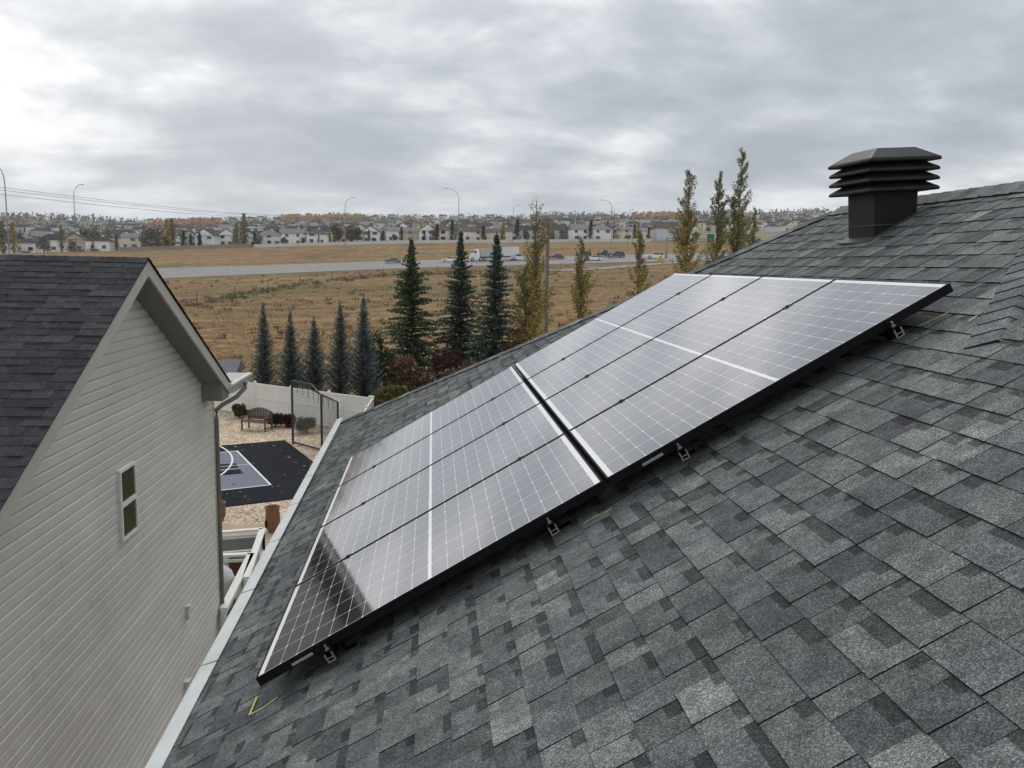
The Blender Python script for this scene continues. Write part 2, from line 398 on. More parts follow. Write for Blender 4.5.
def shingles(mb, O, S, Vd, poly, ex, pal, rng, wmin=0.08, wmax=0.185, dark=0.62, phase=0.0):
    """laminated shingles laid in courses on a plane: poly in (s, v); S up the slope, Vd along the course"""
    O, S, Vd = Vector(O), Vector(S), Vector(Vd); Nn = S.cross(Vd).normalized()
    if Nn.z < 0: Nn = -Nn
    smax = max(p[0] for p in poly); smin = min(p[0] for p in poly)
    def span(s):
        xs = []
        for (a, b) in zip(poly, poly[1:] + poly[:1]):
            if (a[0] <= s < b[0]) or (b[0] <= s < a[0]):
                xs.append(a[1] + (b[1] - a[1]) * (s - a[0]) / (b[0] - a[0]))
        return (min(xs), max(xs)) if len(xs) >= 2 else None
    s = smin + phase
    while s < smax - 0.02:
        e = min(ex, smax - s); sp = span(s + 0.4 * e)
        if sp is None: s += ex; continue
        v = sp[0] - rng.random() * 0.1; tooth = rng.random() < 0.5
        wob = 0
        while v < sp[1]:
            w = rng.uniform(wmin, wmax) * (1.12 if tooth else 0.85)
            a, b = max(v, sp[0]), min(v + w, sp[1])
            if b - a > 0.012:
                h = 0.0070 if tooth else 0.0042          # thickness at the butt
                ht = 0.0012
                s0 = s + rng.uniform(-0.0018, 0.0018); s1 = s + e + 0.004
                def pt(ss, vv, hh): return O + S * ss + Vd * vv + Nn * hh
                g = 0.0013
                top = [pt(s0, a + g, h), pt(s0, b - g, h), pt(s1, b - g, ht + (0.001 if tooth else 0)), pt(s1, a + g, ht + (0.001 if tooth else 0))]
                col = pick(pal, rng)
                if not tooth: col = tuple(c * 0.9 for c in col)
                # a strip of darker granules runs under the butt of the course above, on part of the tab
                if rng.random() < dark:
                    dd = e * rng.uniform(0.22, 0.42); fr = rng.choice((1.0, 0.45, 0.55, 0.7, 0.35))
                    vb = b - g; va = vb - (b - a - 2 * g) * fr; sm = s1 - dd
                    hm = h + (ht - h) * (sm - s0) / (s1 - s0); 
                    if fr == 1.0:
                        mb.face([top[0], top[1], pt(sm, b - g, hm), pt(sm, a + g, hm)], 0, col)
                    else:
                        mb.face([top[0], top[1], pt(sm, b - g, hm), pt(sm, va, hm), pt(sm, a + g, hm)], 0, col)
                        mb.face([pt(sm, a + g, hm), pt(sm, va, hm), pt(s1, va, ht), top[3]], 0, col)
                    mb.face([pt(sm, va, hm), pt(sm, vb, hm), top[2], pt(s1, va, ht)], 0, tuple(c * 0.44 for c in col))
                else:
                    mb.face(top, 0, col)
                b0, b1 = pt(s0, a + g, -0.004), pt(s0, b - g, -0.004); b2, b3 = pt(s1, b - g, -0.004), pt(s1, a + g, -0.004)
                mb.face([b0, b1, top[1], top[0]], 1); mb.face([b1, b2, top[2], top[1]], 1); mb.face([b3, b0, top[0], top[3]], 1)
            v += w; tooth = not tooth if rng.random() < 0.85 else tooth
        s += ex

def caps(mb, A, B, sideL, sideR, pal, rng, step=0.14, wid=0.15, lift=0.012):
    """bent cap shingles from A (low end) up to B; sideL / sideR are unit vectors down both slopes, square to the fold"""
    A, B = Vector(A), Vector(B); d = (B - A); n = int(d.length / step); d.normalize()
    up = Vector((0, 0, 1))
    for i in range(n):
        col = pick(pal, rng)
        p0 = A + d * (step * i); p1 = A + d * (step * (i + 1) + 0.03)
        ha, hb = lift + 0.007, lift + 0.001
        pts = []
        for p, h in ((p0, ha), (p1, hb)):
            pts += [p + up * h + sideL * wid, p + up * (h + 0.002), p + up * h + sideR * wid]
        mb.face([pts[0], pts[1], pts[4], pts[3]], 0, col); mb.face([pts[1], pts[2], pts[5], pts[4]], 0, tuple(c * 0.97 for c in col))
        lo = [p - up * (0.008 if i else 0.016) for p in pts]
        for k in range(2): mb.face([lo[k], lo[k + 1], pts[k + 1], pts[k]], 1)
        mb.face([lo[0], pts[0], pts[3], lo[3]], 1); mb.face([lo[2], pts[2], pts[5], lo[5]], 1)

home = thing('house', 'grey shingled hip roof house in the foreground carrying the solar panels', 'house', (1.5, 4, -7.4))
HO = (1.5, 4, -7.4)
roof = MB()
def rp(x, y, dz=-0.006): return (x, y, rz(x) + dz)
zw = rz(WX)
def zp2(y): return zw + TP * (y - WY)
zr = rz(XR)
under = (0.045, 0.047, 0.05)
roof.face([rp(XE, YC), rp(XR, YR1), rp(XR, YR0), rp(WX, WY), rp(WX, -5), rp(XE, -5)], 0, under)
EX2 = 2 * XR - XE
roof.face([(XE, YC, rz(XE)), (XR, YR1, zr), (EX2, YC, rz(XE))], 0, under)
roof.face([(XR, YR1, zr), (XR, YR0, zr), (XR + 4.5, YR0 - 4.5, zr - TP * 4.5), (EX2, YC, rz(XE))], 0, (0.12, 0.13, 0.135))
roof.face([(WX, WY, zw), (XR, YR0, zr), (XR + 4.5, YR0 - 4.5, zr - TP * 4.5), (WX + 3.25, WY - 3.25, zw - TP * 3.25)], 0, under)
roof.face([(WX, WY, zw), (WX + 3.25, WY - 3.25, zw - TP * 3.25), (WX + 3.25, -5, zw - TP * 3.25), (WX, -5, zw)], 0, (0.12, 0.13, 0.135))
EXP = 0.131
rng = random.Random(11)
S1 = Vector((CP, 0, SP)); sl_ = lambda x: (x - XE) / CP
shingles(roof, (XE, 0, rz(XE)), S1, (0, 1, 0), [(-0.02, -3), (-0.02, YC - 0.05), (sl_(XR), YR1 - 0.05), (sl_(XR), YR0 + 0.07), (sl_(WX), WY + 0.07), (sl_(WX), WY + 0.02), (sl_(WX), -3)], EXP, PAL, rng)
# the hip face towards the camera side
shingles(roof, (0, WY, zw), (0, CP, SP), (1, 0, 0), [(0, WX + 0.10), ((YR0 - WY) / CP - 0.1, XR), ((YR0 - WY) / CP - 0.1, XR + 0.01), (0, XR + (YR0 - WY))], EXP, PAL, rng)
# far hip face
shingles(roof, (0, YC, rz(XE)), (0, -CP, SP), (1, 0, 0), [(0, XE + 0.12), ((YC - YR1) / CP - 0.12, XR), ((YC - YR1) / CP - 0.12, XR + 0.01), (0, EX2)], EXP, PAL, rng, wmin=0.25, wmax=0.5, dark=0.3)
roof_o = roof.build('roof', [M_sh, M_edge], home, HO, fix=False)
s45 = math.sqrt(0.5)
def slope_dirs(fold, n1, n2):
    f = Vector(fold).normalized(); a = f.cross(Vector(n1)).normalized(); b = f.cross(Vector(n2)).normalized()
    if a.z > 0: a = -a
    if b.z > 0: b = -b
    return a, b
n_w, n_s, n_n, n_e = (-SP, 0, CP), (0, -SP, CP), (0, SP, CP), (SP, 0, CP)
A, B = Vector((XE, YC, rz(XE))), Vector((XR, YR1, zr)); cb = MB()
a, b = slope_dirs(B - A, n_w, n_n); caps(cb, A, B, a, b, PAL, rng)
cb.build('hip_cap', [M_sh, M_edge], roof_o, HO, fix=False)
cb = MB(); A, B = Vector((XR, YR1, zr)), Vector((XR, YR0, zr)); a, b = slope_dirs(B - A, n_w, n_e); caps(cb, A, B, a, b, PAL, rng)
cb.build('ridge_cap', [M_sh, M_edge], roof_o, HO, fix=False)
cb = MB(); A, B = Vector((WX - 0.09, WY - 0.09, zw - TP * 0.09)), Vector((XR, YR0, zr)); a, b = slope_dirs(B - A, n_w, n_s)
# fold direction of the caps follows the hip
caps(cb, A, B, a, b, [((0.15, 0.16, 0.162), 3), ((0.135, 0.145, 0.15), 3)], rng, step=0.105, wid=0.118, lift=0.006)
cb.build('hip_cap', [M_sh, M_edge], roof_o, HO, fix=False)
# chalk lines the installers left
def onroof(px, py, h=0.0095):
    w = ray(px, py); # plane z = -1.465 + TP x + h
    k = (-1.465 + h / CP) / (w.z - TP * w.x); return w * k
for pts, wd_ in (([(257, 696.5), (254, 704), (249.5, 714.5)], 0.011), ([(249.5, 714.5), (262, 708.5), (277, 697.5)], 0.008), ([(583.5, 523.5), (596, 516), (612, 508.5)], 0.005), ([(918, 326), (934, 319), (948, 312.5)], 0.006), ([(969, 321), (977, 315.5)], 0.005)):
    ck = MB(); q = [onroof(*p) for p in pts]
    for p0, p1 in zip(q, q[1:]): ck.bar(p0, p1, wd_, 0.0012, up=(-SP, 0, CP))
    ck.build('chalk_mark', M_chalk, roof_o, HO)
# gutter with a leaf guard in one-metre pieces
gt = MB(); zg = rz(XE) + 0.004
def gxe(y): return -1.077 - 0.0116 * y            # inner edge of the leaf guard
gw = 0.084
def skew(prof, y0, y1):
    return [(gxe(y0) + dx, y0, zg + dz) for dx, dz in prof], [(gxe(y1) + dx, y1, zg + dz) for dx, dz in prof]
def loft(mb, A_, B_):
    n = len(A_); mb.face(list(reversed(A_))); mb.face(B_)
    for i in range(n): j = (i + 1) % n; mb.face([A_[i], A_[j], B_[j], B_[i]])
loft(gt, *skew([(-gw + 0.002, -0.012), (-gw + 0.002, -0.05), (-gw + 0.03, -0.085), (-gw + 0.035, -0.12), (-0.02, -0.12), (-0.02, -0.02)], YC + 0.03, -4.6))
gt_o = gt.build('gutter', M_white, home, HO)
gg = MB(); y = 3.33 - 8 * 0.992
while y < YC:
    y2 = min(y + 0.970, YC + 0.03)
    loft(gg, *skew([(-gw - 0.003, -0.012), (-gw - 0.003, -0.001), (-gw + 0.008, 0.005), (0.0, 0.030), (0.0, 0.024), (-gw + 0.02, -0.006)], y, y2))
    y += 0.992
gg.build('leaf_guard', M_white, gt_o, HO)
wl = MB(); wl.box2((-0.7, -4.8, -7.4), (7.4, 10.95, rz(-0.7) - 0.28)); wl.build('wall', M_side, home, HO)
sf = MB(); sf.box2((-1.168, -5, rz(XE) - 0.15), (-0.70, YC - 0.02, rz(XE) - 0.13)); sf.box2((-1.168, -5, rz(XE) - 0.13), (-1.145, YC - 0.02, rz(XE) - 0.02)); sf.build('soffit', M_white, home, HO)

# roof vent
VX, VY = 3.025, 5.49
vent = thing('roof_vent', 'black louvred plastic roof vent standing just below the ridge', 'roof vent', (VX, VY, rz(VX)))
vent.rotation_euler = (0.0, rad(-4), rad(4)); vent.scale = (0.87, 0.87, 0.87)
hw = 0.175
vb = MB(); lowL, lowR = -hw * TP - 0.02, hw * TP - 0.02
vb.hull([(-hw, -hw, lowL), (hw, -hw, lowR), (hw, hw, lowR), (-hw, hw, lowL), (-hw * 1.04, -hw * 1.04, 0.30), (hw * 1.04, -hw * 1.04, 0.30), (hw * 1.04, hw * 1.04, 0.30), (-hw * 1.04, hw * 1.04, 0.30)], BOXF)
vb.build('housing', M_black, vent, bevel=0.008)
seam = MB(); z0 = 0.02
for sx_, sy_, ex_, ey_ in ((-1, -1, -1, 1), (-1, -1, 1, -1)):
    seam.bar((sx_ * (hw + 0.006), sy_ * (hw + 0.006), z0), (ex_ * (hw + 0.006), ey_ * (hw + 0.006), z0), 0.006, 0.008)
seam.build('seam', mat('vent_seam', (0.07, 0.07, 0.072), 0.5), vent)
fl = MB(); q = 0.22
tq = math.tan(P - rad(4))
fl.hull([(sx_ * q, sy_ * q, sx_ * q * tq + dz_) for dz_ in (0.010, 0.020) for sx_, sy_ in ((-1.12, -1), (1, -1), (1, 1), (-1.12, 1))], BOXF)
fl_o = fl.build('flashing', mat('vent_flashing', (0.06, 0.063, 0.066), 0.6, 0.3, var=0.3, vscale=20), vent)
for k in range(4):
    z = 0.285 + k * 0.072; w = 0.287 + (0.006 if k == 3 else 0)
    lv = MB(); ins = 0.17
    hgt = 0.075 if k < 3 else 0.085
    t_ = ins if k < 3 else 0.165
    lv.hull([(-w, -w, z - 0.024), (w, -w, z - 0.024), (w, w, z - 0.024), (-w, w, z - 0.024), (-w, -w, z), (w, -w, z), (w, w, z), (-w, w, z), (-t_, -t_, z + hgt), (t_, -t_, z + hgt), (t_, t_, z + hgt), (-t_, t_, z + hgt)],
            ((3, 2, 1, 0), (0, 1, 5, 4), (1, 2, 6, 5), (2, 3, 7, 6), (3, 0, 4, 7), (4, 5, 9, 8), (5, 6, 10, 9), (6, 7, 11, 10), (7, 4, 8, 11), (8, 9, 10, 11)))
    lv.build('louver' if k < 3 else 'cap', M_black, vent, bevel=0.010)

# ------------------------------------------------------------------ solar array
PL, PW, PG, PV, PT = 1.68, 1.008, 0.02, 0.012, 0.040
TW = Vector((-0.732, 3.3869, -1.741)); U = S1; VV = Vector((0, 1, 0)); NN = Vector((-SP, 0, CP))
PROT = Matrix((U, VV, NN)).transposed()
def cell_mat():
    m = bpy.data.materials.new('solar_cells'); m.use_nodes = True; t = m.node_tree; t.nodes.clear()
    tcn = N(t, 'ShaderNodeTexCoord'); s = N(t, 'ShaderNodeSeparateXYZ'); L(t, tcn.outputs['Object'], s.inputs[0])
    x, y = s.outputs[0], s.outputs[1]
    x0, xm, px, y0, py = 0.034, 0.832, 0.0798, 0.018, 0.162
    # fold the two halves on to one another
    xf = mth(t, 'SUBTRACT', PL / 2, mth(t, 'ABSOLUTE', mth(t, 'SUBTRACT', x, PL / 2)))       # 0 .. 0.84
    end = mth(t, 'LESS_THAN', xf, x0); midg = mth(t, 'GREATER_THAN', xf, xm)
    cxf = mth(t, 'DIVIDE', mth(t, 'SUBTRACT', xf, x0), px); cyf = mth(t, 'DIVIDE', mth(t, 'SUBTRACT', y, y0), py)
    def edge(c, pitch):     # distance in metres to the nearest cell border
        fr = mth(t, 'FRACT', c); return mth(t, 'MULTIPLY', mth(t, 'MINIMUM', fr, mth(t, 'SUBTRACT', 1.0, fr)), pitch)
    ex_, ey_ = edge(cxf, px), edge(cyf, py)
    lx = mth(t, 'LESS_THAN', ex_, 0.0009); ly = mth(t, 'LESS_THAN', ey_, 0.0012)
    # clipped corners show white diamonds at every second border
    e2 = edge(mth(t, 'MULTIPLY', cxf, 1.0), px)
    dia = mth(t, 'LESS_THAN', mth(t, 'ADD', e2, ey_), 0.0075)
    bus = mth(t, 'LESS_THAN', edge(mth(t, 'MULTIPLY', cyf, 5.0), py / 5), 0.0005)
    white = end
    for q in (midg, lx, ly, dia): white = mth(t, 'MAXIMUM', white, q)
    nz = noise(t, tcn.outputs['Object'], 3.0, 3); info = N(t, 'ShaderNodeObjectInfo')
    cell = mix(t, nz, (0.010, 0.0105, 0.014), (0.017, 0.0175, 0.022))
    cell = mix(t, mth(t, 'MULTIPLY', bus, 0.35), cell, (0.16, 0.16, 0.17))
    col = mix(t, white, cell, (0.86, 0.86, 0.87))
    df = N(t, 'ShaderNodeBsdfDiffuse'); L(t, col, df.inputs[0])
    gl = N(t, 'ShaderNodeBsdfGlossy'); gl.inputs['Color'].default_value = (0.97, 0.96, 0.97, 1)
    L(t, ramp(t, noise(t, tcn.outputs['Object'], 1.7, 4), [(0.3, 0.065), (0.7, 0.09)]), gl.inputs['Roughness'])
    lw = N(t, 'ShaderNodeLayerWeight'); lw.inputs['Blend'].default_value = 0.5
    fac = mth(t, 'ADD', 0.03, mth(t, 'MULTIPLY', 0.97, mth(t, 'POWER', lw.outputs['Facing'], 1.95)))
    fac = mth(t, 'MULTIPLY', fac, mth(t, 'SUBTRACT', 1.0, mth(t, 'MULTIPLY', white, 0.62)))
    mxn = N(t, 'ShaderNodeMixShader'); L(t, fac, mxn.inputs[0]); L(t, df.outputs[0], mxn.inputs[1]); L(t, gl.outputs[0], mxn.inputs[2])
    o = N(t, 'ShaderNodeOutputMaterial'); L(t, mxn.outputs[0], o.inputs[0]); return m
M_cell = cell_mat()
M_stick = mat('barcode_label', (0.28, 0.28, 0.28), 0.5, var=0.5, vscale=120)
pan = thing('solar_panel', 'x', 'solar panel', (0, 0, 0), 0, 'solar panels of the roof array')
fb = MB(); fw_ = 0.009
fb.box2((0, 0, -PT), (PL, fw_, 0)); fb.box2((0, PW - fw_, -PT), (PL, PW, 0))
fb.box2((0, fw_, -PT), (fw_, PW - fw_, 0)); fb.box2((PL - fw_, fw_, -PT), (PL, PW - fw_, 0))
fb.build('frame', M_frame, pan)
gb = MB(); gb.box2((fw_ + 0.0003, fw_ + 0.0003, -0.0075), (PL - fw_ - 0.0003, PW - fw_ - 0.0003, -0.0015)); gb.build('glass', M_cell, pan)
st = MB(); st.box2((0.16, -0.0012, -0.033), (0.26, 0.0, -0.021)); st.build('label_sticker', M_stick, pan)
pk = [(c, kids(c)) for c in kids(pan)]
rowname = ['nearest the camera', 'second from the camera', 'third from the camera', 'farthest from the camera']
first = True
for i in range(2):
    for j in range(4):
        loc = TW + U * (i * (PL + PG)) + VV * (j * (PW + PV))
        lab = 'black framed solar panel %s, in the %s' % (rowname[j], 'lower half near the gutter' if i == 0 else 'upper half near the ridge')
        if first: o = pan; first = False
        else: o = dup(pan, loc, tree=pk)
        o['label'] = lab; o.location = loc; o.rotation_euler = (0, -P, 0)
def loc_arr(u, v, n): return TW + U * u + VV * v + NN * n
rail_proto = None
for k, u in enumerate((0.33, 1.40, 2.03, 3.07)):
    o = thing('mounting_rail', ('silver ended mounting rail under the solar panels, %s' % ['lowest one, nearest the gutter', 'just below the middle seam of the array', 'just above the middle seam of the array', 'topmost one, nearest the ridge'][k]), 'mounting rail', loc_arr(u, -0.05, -PT - 0.002), 0, 'rails under the solar array')
    o.rotation_euler = (0, -P, 0)
    if rail_proto is None:
        rb = MB(); ln = 4.16
        rb.box2((-0.018, 0, -0.040), (-0.013, ln, -0.001)); rb.box2((0.013, 0, -0.040), (0.018, ln, -0.001)); rb.box2((-0.013, 0, -0.040), (0.013, ln, -0.036)); rb.box2((-0.013, 0.001, -0.024), (0.013, ln, -0.021))
        c1 = rb.build('rail', M_frame, o)
        re = MB()
        re.box2((-0.0185, -0.0015, -0.041), (-0.0125, 0.004, -0.001)); re.box2((0.0125, -0.0015, -0.041), (0.0185, 0.004, -0.001)); re.box2((-0.0125, -0.0015, -0.041), (0.0125, 0.004, -0.0355)); re.box2((-0.0125, -0.001, -0.0245), (0.0125, 0.004, -0.0205))
        c6 = re.build('cut_end', M_alu, o)
        ec = MB(); ec.box2((-0.016, 0.034, 0.0), (0.016, 0.049, 0.012)); ec.box2((-0.016, 0.042, 0.012), (0.016, 0.049, 0.0405)); ec.box2((-0.013, 0.042, 0.0405), (0.013, 0.056, 0.0435)); ec.box2((-0.017, 0.012, 0.0), (0.017, 0.034, 0.006))
        c2 = ec.build('end_clamp', M_frame, o)
        bo = MB(); bo.tube([(0, 0.023, 0.006), (0, 0.023, 0.03)], 0.005, 8); bo.tube([(0, 0.023, 0.006), (0, 0.023, 0.013)], 0.010, 6); c3 = bo.build('bolt', M_alu, o)
        rail_proto = [c1, c2, c3, c6]
        for r_ in range(1, 4):
            mc = MB(); yv = 0.05 + r_ * (PW + PV) - PV / 2
            mc.box2((-0.018, yv - 0.0055, 0.0), (0.018, yv + 0.0055, 0.0405)); mc.box2((-0.020, yv - 0.017, 0.0405), (0.020, yv + 0.017, 0.0440)); mc.tube([(0, yv, 0.0440), (0, yv, 0.050)], 0.006, 6)
            rail_proto.append(mc.build('mid_clamp', M_frame, o))
        for yv in (0.16, 1.3, 2.6, 3.9):
            ft = MB(); ft.prism([(0.0185, yv - 0.02, -0.008), (0.0235, yv - 0.02, -0.008), (0.0235, yv - 0.02, -0.082), (0.075, yv - 0.02, -0.082), (0.075, yv - 0.02, -0.088), (0.0185, yv - 0.02, -0.088)], (0, 0.04, 0))
            rail_proto.append(ft.build('mounting_foot', M_frame, o))
    else:
        for c in rail_proto:
            d = c.copy(); C.objects.link(d); d.parent = o

# ------------------------------------------------------------------ neighbour's house
NF, NW_ = -3.6, -4.0                # gable trim and gable wall
RY, RZ0, NP = 11.13, 0.0, 0.527     # ridge, its height, pitch
EYF, EYN = 15.25, 7.0               # both eaves
def nz(y, dz=0.0): return RZ0 - NP * abs(y - RY) + dz
nb = thing('neighbour_house', 'beige sided neighbouring house with a charcoal gable roof at the left', 'house', (-8, RY, -7.4)); NO = (-8, RY, -7.4)
rng2 = random.Random(5)
na = math.atan(NP); NC, NS = math.cos(na), math.sin(na); nl = (RY - EYN) / NC
nr = MB()
x0 = -15.0
for sgn, ye in ((1, EYN), (-1, EYF)):
    nr.face([(x0, ye, nz(ye, -0.006)), (NF - 0.01, ye, nz(ye, -0.006)), (NF - 0.01, RY, -0.006), (x0, RY, -0.006)], 0, (0.03, 0.03, 0.033))
    nr.prism([(x0, ye, nz(ye, -0.03)), (NF - 0.005, ye, nz(ye, -0.03)), (NF - 0.005, RY, -0.03), (x0, RY, -0.03)], (0, 0, 0.016), 1)
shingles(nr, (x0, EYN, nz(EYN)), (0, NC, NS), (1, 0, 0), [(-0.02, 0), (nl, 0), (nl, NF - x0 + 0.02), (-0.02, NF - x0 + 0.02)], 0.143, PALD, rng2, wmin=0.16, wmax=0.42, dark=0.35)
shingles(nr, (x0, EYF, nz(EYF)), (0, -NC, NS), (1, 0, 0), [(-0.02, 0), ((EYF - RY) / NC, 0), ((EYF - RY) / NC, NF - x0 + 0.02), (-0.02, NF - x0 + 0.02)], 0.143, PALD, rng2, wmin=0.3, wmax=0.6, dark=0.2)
nr_o = nr.build('roof', [M_shd, M_edge], nb, NO, fix=False)
cb = MB(); caps(cb, (NF + 0.01, RY, 0.0), (x0, RY, 0.0), Vector((0, -NC, -NS)), Vector((0, NC, -NS)), PALD, rng2, step=0.14, wid=0.14, lift=0.006)
cb.build('ridge_cap', [M_shd, M_edge], nr_o, NO, fix=False)
# gable wall of lapped siding
sd_ = MB(); lap = 0.127; yw0, yw1 = EYN + 0.42, 15.58
z = -7.4
while z < -0.25:
    z1 = z + lap; zm = z + lap * 0.5
    ya = max(yw0, RY - (RZ0 - 0.2 - z) / NP); yb = min(yw1, RY + (RZ0 - 0.2 - z) / NP)
    if yb > ya + 0.02:
        # Dutch lap: a flat face, a scooped shoulder and a recess under the next butt
        jo = [ya] + sorted(q for q in (ya + rng2.uniform(0.4, 3.6), ya + rng2.uniform(3.8, 7.2)) if q < yb - 0.3) + [yb]
        for q0, q1 in zip(jo, jo[1:]):
            t0, t1 = NW_ + 0.017 + rng2.uniform(-0.002, 0.002), NW_ + 0.001; cv = rng2.uniform(0.955, 1.03); cc = (cv, cv, cv)
            prof_ = [(t0, z), (t0 - 0.001, z + lap * 0.72), (t1 + 0.006, z + lap * 0.83), (t1, z + lap * 0.895), (t1 - 0.008, z + lap * 0.905), (t1 - 0.008, z1 + 0.001)]
            for (xa, za), (xb, zb) in zip(prof_, prof_[1:]): sd_.face([(xa, q0 + 0.001, za), (xa, q1 - 0.001, za), (xb, q1 - 0.001, zb), (xb, q0 + 0.001, zb)], 0, cc)
            sd_.face([(t1 - 0.013, q0, z), (t1 - 0.013, q1, z), (t0, q1, z), (t0, q0, z)], 0, cc)
    z = z1
sd_.build('wall', M_side, nb, NO, fix=False)
bw = MB(); bw.prism([(NW_ - 0.02, yw0, -7.4), (NW_ - 0.02, yw1 - 0.02, -7.4), (NW_ - 0.02, yw1 - 0.02, -2.55), (NW_ - 0.02, RY, -0.25), (NW_ - 0.02, yw0, -2.25)], (-10.8, 0, 0))
bw.build('wall', M_side, nb, NO)
ct = MB(); ct.box2((NW_ - 0.03, yw1 - 0.07, -7.4), (NW_ + 0.02, yw1 + 0.02, -2.40)); ct.build('corner_trim', M_trim, nb, NO)
# gable trim boards and soffit
fz = MB()
for ye in (EYN, EYF):
    for xa, xb, top, bot in ((NF - 0.03, NF, -0.032, -0.215),):
        fz.prism([(xa, ye, nz(ye) + top), (xa, RY, top), (xa, RY, bot), (xa, ye, nz(ye) + bot)], (xb - xa, 0, 0))
fz.build('fascia', M_trim, nb, NO)
sfm = MB()
for ye in (EYN, EYF):
    sfm.prism([(NW_ - 0.02, ye, nz(ye) - 0.20), (NF - 0.031, ye, nz(ye) - 0.20), (NF - 0.031, RY, -0.20), (NW_ - 0.02, RY, -0.20)], (0, 0, 0.02))
sfm.build('soffit', M_soff, nb, NO)
# boxed eave end at the far corner
bx = MB(); ye0, ye1 = EYF - 0.46, EYF + 0.0
bx.prism([(NW_ - 0.30, ye0, -2.44), (NW_ - 0.30, ye1, -2.44), (NW_ - 0.30, ye1, nz(ye1) - 0.04), (NW_ - 0.30, ye0, nz(ye0) - 0.19)], (NF - 0.033 - NW_ + 0.30, 0, 0)); bx.build('eave_return', M_soff, nb, NO)
gn = MB(); gp = [(-3.62, -2.27), (-3.62, -2.195), (-3.535, -2.195), (-3.535, -2.215), (-3.56, -2.265)]
gn.prism([(x, 15.15, z) for x, z in gp], (0, 1.65, 0)); gn_o = gn.build('gutter', M_white, nb, NO)
fb2 = MB(); fb2.box2((-4.0, 15.58, -2.42), (-3.63, 16.8, -2.20)); fb2.build('fascia', M_trim, nb, NO)
dp = MB(); e0 = Vector((-3.55, 16.2, -2.31))
dp.tube([e0, e0 + Vector((0, -0.02, -0.10)), (-3.66, 15.95, -2.55), (-3.86, 15.70, -2.66), (-3.955, 15.625, -2.74), (-3.955, 15.62, -2.9), (-3.955, 15.62, -7.3)], 0.042, 8)
dp.build('downspout', M_pipe, nb, NO)
# window in the gable
wy0, wy1, wz0, wz1 = 10.80, 11.37, -3.63, -2.69
wf = MB(); xo, xi = NW_ + 0.055, NW_ + 0.0
for a_, b_ in (((wy0, wz0), (wy0 + 0.036, wz1)), ((wy1 - 0.036, wz0), (wy1, wz1)), ((wy0 + 0.036, wz0), (wy1 - 0.036, wz0 + 0.036)), ((wy0 + 0.036, wz1 - 0.04), (wy1 - 0.036, wz1)), ((wy0 + 0.036, (wz0 + wz1) / 2 - 0.03), (wy1 - 0.036, (wz0 + wz1) / 2 + 0.03))):
    wf.box2((xi, a_[0], a_[1]), (xo, b_[0], b_[1]))
win = wf.build('window', M_wfr, nb, NO)
for za, zb in ((wz0 + 0.036, (wz0 + wz1) / 2 - 0.03), ((wz0 + wz1) / 2 + 0.03, wz1 - 0.04)):
    pn = MB(); pn.box2((xi + 0.022, wy0 + 0.036, za), (xi + 0.036, wy1 - 0.036, zb)); pn.build('pane', M_win, win, NO)
for (px, py, w_, h_) in ((187, 612, 0.10, 0.22), (186, 684, 0.13, 0.13)):
    c = gx(px, py, NW_ + 0.03); vbx = MB(); vbx.box2((NW_ + 0.01, c.y - w_ / 2, c.z - h_ / 2), (NW_ + 0.07, c.y + w_ / 2, c.z + h_ / 2))
    vbx.box2((NW_ + 0.07, c.y - w_ / 2 - 0.01, c.z + h_ / 2 - 0.03), (NW_ + 0.10, c.y + w_ / 2 + 0.01, c.z + h_ / 2 + 0.01)); vbx.build('wall_vent', M_white, nb, NO)


# ------------------------------------------------------------------ the yards between the houses and the field
G0 = -7.4
def poly_sheet(name, pts, z, m):
    mb = MB(); mb.face([(p[0], p[1], z) for p in pts]); return tag(mb.build(name, m), kind='structure')
def gravel_mat():
    m = bpy.data.materials.new('river_gravel'); m.use_nodes = True; t = m.node_tree; b = t.nodes['Principled BSDF']
    b.inputs['Roughness'].default_value = 0.9
    tcn = N(t, 'ShaderNodeTexCoord'); v = N(t, 'ShaderNodeTexVoronoi'); v.inputs['Scale'].default_value = 15.0; L(t, tcn.outputs['Object'], v.inputs['Vector'])
    sp_ = N(t, 'ShaderNodeSeparateColor'); L(t, v.outputs['Color'], sp_.inputs[0])
    c = ramp(t, sp_.outputs[0], [(0.0, (0.20, 0.13, 0.085)), (0.3, (0.46, 0.34, 0.22)), (0.6, (0.64, 0.50, 0.35)), (0.85, (0.80, 0.69, 0.55)), (1.0, (0.30, 0.22, 0.16))])
    c = mix(t, 1.0, c, ramp(t, noise(t, tcn.outputs['Object'], 0.7, 4), [(0.3, 0.8), (0.7, 1.15)]), 'MULTIPLY')
    L(t, c, b.inputs['Base Color']); bn = N(t, 'ShaderNodeBump'); bn.inputs['Strength'].default_value = 0.7; bn.inputs['Distance'].default_value = 0.05; bn.invert = True
    L(t, v.outputs['Distance'], bn.inputs['Height']); L(t, bn.outputs[0], b.inputs['Normal']); return m
M_grav = gravel_mat()
M_grass = mat('lawn', (0.10, 0.11, 0.035), 0.95, 0.1, var=0.4, vscale=1.5)
M_conc = mat('paver_concrete', (0.42, 0.34, 0.26), 0.9, 0.15, var=0.12, vscale=1.0)
fa, fb_ = gz(217.6, 410.4), gz(332.8, 428.4)          # foot of the white back fence
fd = (fb_ - fa); fd.z = 0; fd.normalize()
fL = fa - fd * 14; 
fc = gz(370.5, 396.5, G0 + 1.66); fR = fa + fd * ((fc - fa).dot(fd)); fR.z = G0
poly_sheet('gravel_bed', [(fL.x, fL.y), (-22, 23.4), (-2.6, 23.4), (fR.x, fR.y)], G0 + 0.008, M_grav)
